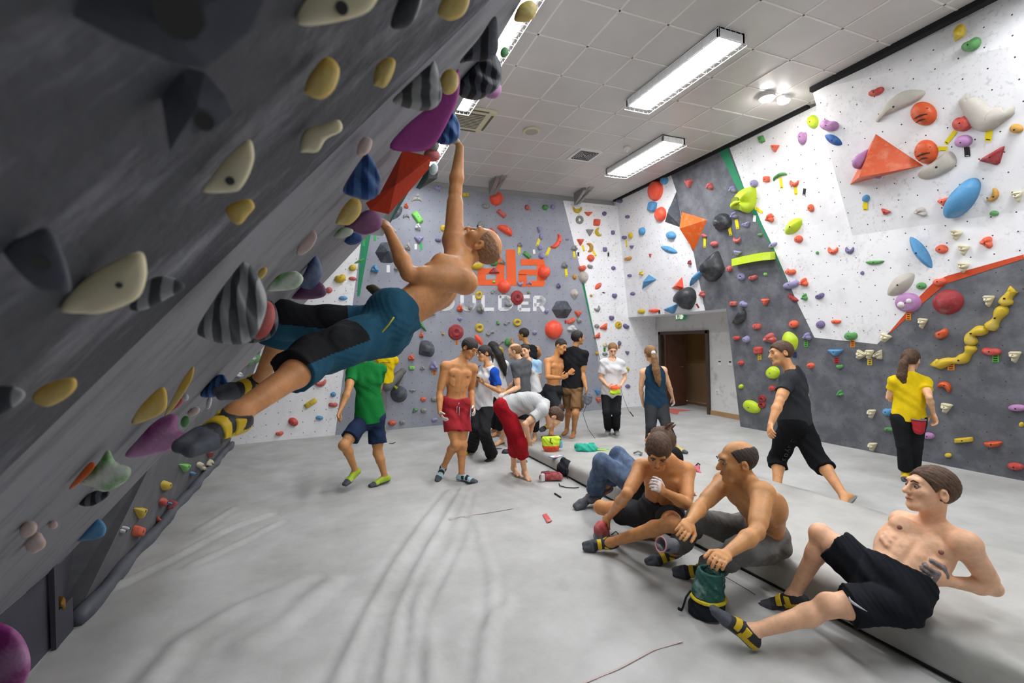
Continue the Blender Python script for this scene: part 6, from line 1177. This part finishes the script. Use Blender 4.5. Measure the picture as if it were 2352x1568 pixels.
b = MB(); b.tube([c-CR*.09+U*.14, c-CR*.12+U*.1, c-CR*.14+U*.04, c-CR*.15+U*.02], .006, 6); b.tube([c-CR*.15+U*.02, c-CR*.17+U*.03], .009, 6); b.tube([c+tl*.27+CR*.01, c+tl*.30-CR*.02, c+tl*.27-CR*.05], .004, 5); b.build('strap', BBK, t, True, origin=c)
# red and grey chalk bag at the seated man's hand
c = fl(1382, 1228, .055); REDB = mat('bag_red', (176, 60, 66), .8, col2=(200, 130, 130), nscale=14, bump=.3); GRYB = mat('bag_grey', (96, 100, 110), .8, col2=(140, 144, 152), nscale=14, bump=.3)
t = lump('chalk_bag', [cone(c-U*.02, c+U*.05, .068, .062, .02)], [GRYB, REDB], 'red and grey round chalk bag under the seated person\'s hand', 'chalk bag', c, wr=.004, matfn=lambda C: C[:, 2] > c[2]+.02)
b = MB(); b.tube([c+CR*.08, c+CR*.12+U*.03, c+CR*.16-U*.02, c+CR*.15-U*.06, c+CR*.10-U*.06, c+CR*.08-U*.03], .005, 6); b.build('cord', SBLK, t, True, origin=c)
# dark open-mouthed bag between the seated men
c = dep(1518, 1250, 3.05); ax = unit(-CR*.9+CF*-.4+CU*.25)
t = lump('chalk_bag', [cone(c-ax*.10, c, .046, .050, .02)], [GRYB, GRYB], 'dark chalk bag with pink rim lying on its side between the seated pair', 'chalk bag', c, wr=.003, subs=[cone(c-ax*.03, c+ax*.12, .042, .044, .005)], planes=[(c, ax)])
b = MB(); u1 = unit(np.cross(ax, U)); u2 = np.cross(ax, u1); b.tube([c+(u1*math.cos(a)+u2*math.sin(a))*.048 for a in np.linspace(0, 6.3, 24)], .005, 6); b.build('rim', mat('rim_pink', (214, 150, 160), .6), t, True, origin=c)
# neon bag on the pad
c = fl(1266, 1036, .15); NEO = mat('bag_neon', (206, 232, 50), .6); NOR = mat('bag_coral', (240, 96, 56), .6)
t = lump('chalk_bucket', [ell(c+U*.10, np.stack([CR, np.cross(U, CR), U]), np.array([.125, .08, .13]), .02), ell(c+U*.17, np.stack([CR, np.cross(U, CR), U]), np.array([.135, .05, .06]), .03)], [NOR, NEO], 'neon yellow and coral roll-top chalk bucket standing on the crash pad', 'chalk bag', c, wr=.004, planes=[(c+U*.21, U), (c, -U)], matfn=lambda C: C[:, 2] > c[2]+.085)
b = MB(); b.tube([c+CR*-.13+U*.14, c+CR*-.13+U*.20, c+U*.215, c+CR*.13+U*.20, c+CR*.14+U*.13], .009, 6); b.tube([c-CF*.07+U*.2, c-CF*.085+U*.15-CR*.02, c-CF*.085+U*.12+CR*.02], .006, 5); b.build('strap', SBLK, t, True, origin=c)
b = MB()
for i in range(7): q = c-CF*.081+U*.055+CR*(i-3)*.018; b.box(q, (.006, .002, .008+.004*(i % 2)), np.stack([CR, CF, CU]))
b.build('print', mat('print_coral', (190, 50, 30), .6), t, origin=c)
b = MB(); b.box(c+CR*.13+U*.1, (.02, .03, .05)); b.build('side_pocket', mat('pocket_blue', (120, 180, 210), .6), t, origin=c, bevel=.01)
# phone on the pad
c = fl(1278, 1050, .155)+U*.01; t = empty('phone', c, 'white and blue phone lying on the crash pad edge', 'phone'); b = MB(); R_ = np.stack([unit(CR*1+CF*.6-U*0), unit(CF-CR*.6), U]); b.box(c, (.10, .045, .006), R_); b.build('body', mat('phone_blue', (110, 130, 170), .4), t, origin=c, bevel=.003); b = MB(); b.box(c+U*.007, (.08, .036, .001), R_); b.build('screen', WHT, t, origin=c); b = MB(); b.box(c+U*.0085, (.03, .014, .001), R_); b.build('mark', mat('mark_red', (200, 50, 60), .5), t, origin=c)
# turquoise shirt on the pad
c = fl(1350, 1034, .16); rng = random.Random(5); TQ = mat('cloth_turquoise', (46, 178, 152), .85, noise=.2, nscale=14, bump=.4, bscale=30)
pr = [cone(c+CR*(rng.uniform(-.16, .10))+CF*rng.uniform(-.06, .08)+U*.02, c+CR*(rng.uniform(-.16, .10))+CF*rng.uniform(-.06, .08)+U*rng.uniform(.03, .08), .03, .022, .03) for _ in range(14)]+[cone(c+U*.02, c+CR*.33+U*.0-CF*.02, .03, .012, .03), ell(c+U*.02, np.eye(3), np.array([.12, .12, .05]), .03)]
t = lump('crumpled_shirt', pr, TQ, 'crumpled turquoise t-shirt on the crash pad', 'clothing', c, wr=.009)
b = MB(); b.tube([c+CR*.06+U*.03-CF*.06, c+CR*.2+U*.02-CF*.05, c+CR*.36+U*.005-CF*.04], .008, 6); b.build('hem', NEO, t, True, origin=c)
# black bag with red shoes at the pad edge
c = fl(1300, 1092); BK3 = cloth('pouch_black', (44, 46, 52))
t = lump('chalk_bag', [ell(c+U*.09, np.eye(3), np.array([.12, .10, .10]), .03), cone(c+U*.12, c+U*.2-CR*.03, .06, .03, .03)], BK3, 'slumped black drawstring bag against the crash pad edge', 'bag', c, wr=.008, planes=[(c, -U)])
b = MB(); b.tube([c-CF*.1+U*.12, c-CF*.13+U*.05, c-CF*.16+U*.01], .005, 5); b.build('cord', SBLK, t, True, origin=c)
c = fl(1262, 1104); MAR = mat('bag_maroon', (140, 34, 42), .7, col2=(190, 110, 110), nscale=12, bump=.3)
t = lump('climbing_shoes', [cone(c-CR*.09+U*.04, c+CR*.12+U*.05, .035, .045, .02), cone(c-CR*.06+U*.07+CF*.08, c+CR*.11+U*.05+CF*.07, .025, .04, .02)], MAR, 'pair of dark red climbing shoes on the mat beside the black bag', 'shoes', c, wr=.004, planes=[(c, -U)])
b = MB(); b.box(c-CR*.085-CF*.03+U*.05, (.025, .02, .045)); b.build('pull_tab', WHT, t, origin=c, bevel=.008); b = MB(); b.tube([c-CR*.12+U*.05, c-CR*.09+U*.11, c+U*.12], .006, 5); b.build('strap', GRYB, t, True, origin=c)
def straps(px, lab, m=SBLK, r=.006, z=.012, nm='strap', cat='strap'):
    L = [fl(*q[:2], q[2] if len(q) > 2 else z) for q in px]; b = MB(); b.tube(L, r, 6); o = b.build(nm, m, None, True, origin=L[0]); tag(o, lab, cat); return o
straps([(1284, 1110), (1286, 1115), (1300, 1119), (1318, 1120), (1330, 1119)], 'black strap lying on the mat below the black bag')
straps([(1274, 1133), (1282, 1138), (1288, 1142)], 'small dark cord end on the open mat near the red card', r=.010)
straps([(1120, 1030), (1135, 1030), (1153, 1030)], 'black strap on the mat right of the striding trousers')
straps([(894, 1018), (902, 1018), (908, 1015)], 'tiny dark scrap on the mat behind the person in green')
straps([(1438, 1055, .19), (1448, 1060, .19), (1462, 1060, .19), (1472, 1058, .19)], 'pale strap with black edge on the crash pad behind the jeans', mat('strap_grey', (110, 112, 116), .6), .01)
straps([(1456, 1040, .2), (1466, 1036, .21), (1474, 1040, .2), (1470, 1044, .2)], 'grey buckle strap on the crash pad beyond the jeans', mat('strap_grey', (110, 112, 116), .6), .012)
straps([(1655, 1318, .01), (1685, 1335, .01), (1735, 1365, .01)], 'thin dark thread on the mat between the bucket and the far shoe', r=.002, nm='thread', cat='thread')
c = fl(1158, 1040); t = lump('climbing_shoes', [cone(c, c+CR*.14+U*.01, .04, .045, .02), cone(c+CF*.1, c+CF*.12+CR*.2, .035, .04, .02)], SBLK, 'black climbing shoes on the mat behind the red trousers', 'shoes', c+U*.0, wr=.004, planes=[(c, -U)])
c = fl(1186, 1062); t = lump('sandal', [cone(c+U*.01, c+CR*.12+U*.012, .03, .035, .02)], GRYB, 'grey slipper on the mat between the red trouser legs and the pad', 'shoe', c, planes=[(c, -U)])
c = fl(1598, 1082, .2); t = lump('mesh_pouch', [cone(c+U*.02, c+U*.05+CR*.03, .03, .02, .02), cone(c+U*.03, c-CF*.08+CR*.02, .03, .012, .02)], mat('pouch_pink', (206, 110, 120), .8, bump=.5, bscale=150), 'small pink mesh pouch behind the shoulder of the seated dark-haired person', 'pouch', c, wr=.004)
b = MB(); b.tube([c+U*.06, c+U*.09+CR*.03, c+U*.07+CR*.05], .008, 6); b.build('toggle', SBLK, t, True, origin=c)
# red card on the mat
P4 = [fl(x, y, .008) for x, y in ((1246, 1182), (1255, 1179), (1268, 1196), (1257, 1200))]; b = MB(); b.prism(P4, (0, 0, .003)); CDR = mat('card_coral', (206, 84, 84), .6); o = b.build('card', CDR, None, origin=P4[0]); tag(o, 'small coral red card reading TOP on the open mat', 'card')
ux = unit(P4[2]-P4[3]); uy = unit(P4[0]-P4[3]); c = (P4[2]+P4[3])/2+uy*.022+U*.0045; b = MB()
for i, st in enumerate(([(-1, 1, 1, 1), (0, 1, 0, -1)], [(-1, 1, 1, 1), (1, 1, 1, -1), (1, -1, -1, -1), (-1, -1, -1, 1)], [(-1, -1, -1, 1), (-1, 1, 1, 1), (1, 1, 1, 0), (1, 0, -1, 0)])):
    for x0, y0, x1, y1 in st: a_ = c+ux*((i-1)*.022+x0*.007)+uy*y0*.011; d_ = c+ux*((i-1)*.022+x1*.007)+uy*y1*.011; b.tube([a_, d_], .0018, 4)
q = b.build('lettering', WHT); q.parent = o; q.location = -Vector(P4[0])
# red tape on the floor by the doorway, faint red line
b = MB(); b.prism([fl(x, y, .004) for x, y in ((1508, 936), (1545, 938), (1590, 942), (1560, 945), (1557, 951), (1548, 950), (1512, 943))], (0, 0, .002)); o = b.build('floor_tape', mat('tape_red', (206, 110, 100), .7)); tag(o, 'worn red tape on the floor at the doorway', 'tape')
for L, lab in (([(1340, 1568), (1420, 1535), (1500, 1492), (1568, 1472)], 'faint worn red line on the mat in the near foreground'), ([(1030, 1190), (1100, 1180), (1178, 1167)], 'faint worn red line on the mat in the middle')):
    b = MB(); Q = [fl(x, y, .005+fold_height(fl(x, y)[None, :2])[0]) for x, y in L]
    for a_, d_ in zip(Q, Q[1:]): w_ = np.cross(unit(d_-a_), U)*.006; b.prism([a_-w_, d_-w_, d_+w_, a_+w_], (0, 0, .001))
    o = b.build('floor_tape', mat('tape_faint', (192, 176, 172), .7)); tag(o, lab, 'tape')
# held / worn bags
c = FB-CF*.09-U*.02; t = lump('chalk_bag', [ell(c, np.eye(3), np.array([.085, .07, .065]), .02), ell(c-U*.05, np.eye(3), np.array([.10, .07, .04]), .02)], [NEO, NOR], 'fluffy orange and green chalk bag held by the person in white', 'chalk bag', c, wr=.010, matfn=lambda C: C[:, 2] > c[2]+.0)
b = MB(); b.tube([c+CR*.1, c+CR*.14-U*.15, c+CR*.22-U*.36, c+CR*.28-U*.44], .003, 5); b.tube([c+CR*.24-U*.38, c+CR*.27-U*.42, c+CR*.3-U*.46], .009, 6); b.build('cord', SBLK, t, True, origin=c)
c = HB-U*.03; t = lump('chalk_bag', [cone(c-U*.07, c+U*.0, .075, .085, .02)], GRYB, 'grey chalk bag held by the person in khaki shorts', 'chalk bag', c, wr=.005, subs=[cone(c-U*.02, c+U*.1, .06, .07, .01)], planes=[(c+U*.03, U)], grp=None)
b = MB(); b.tube([c+U*.02, c+CR*.0-U*.1, c-CR*.08-U*.3, c+CR*.0-U*.55, c+CR*.12-U*.72], .004, 5); b.build('cord', SBLK, t, True, origin=c)
c = ZB; t = lump('chalk_bag', [cone(c-U*.06, c+U*.03, .052, .060, .02)], mat('bag_scarlet', (178, 36, 46), .7, bump=.3), 'red chalk bag worn at the back of the person in yellow', 'chalk bag', c, wr=.003, subs=[cone(c+U*.02, c+U*.1, .046, .052, .006)], planes=[(c+U*.045, U)])
b = MB(); b.tube([c+U*.05+(CR*math.cos(a)-CF*math.sin(a))*.062 for a in np.linspace(0, 6.3, 20)], .007, 6); b.build('rim', GRYB, t, True, origin=c)
c = C_.J['P']-C_.Fp*-.0+C_.Up*.10; c = dep(858, 664, depth_of(C_.J['P'])+.08); t = lump('chalk_bag', [cone(c, dep(880, 682, depth_of(c)), .022, .035, .02), cone(dep(846, 660, depth_of(c)), c, .012, .02, .01)], mat('bag_olive', (76, 74, 50), .7, bump=.3), 'olive chalk bag hanging from the climber\'s waist behind', 'chalk bag', c, wr=.003)
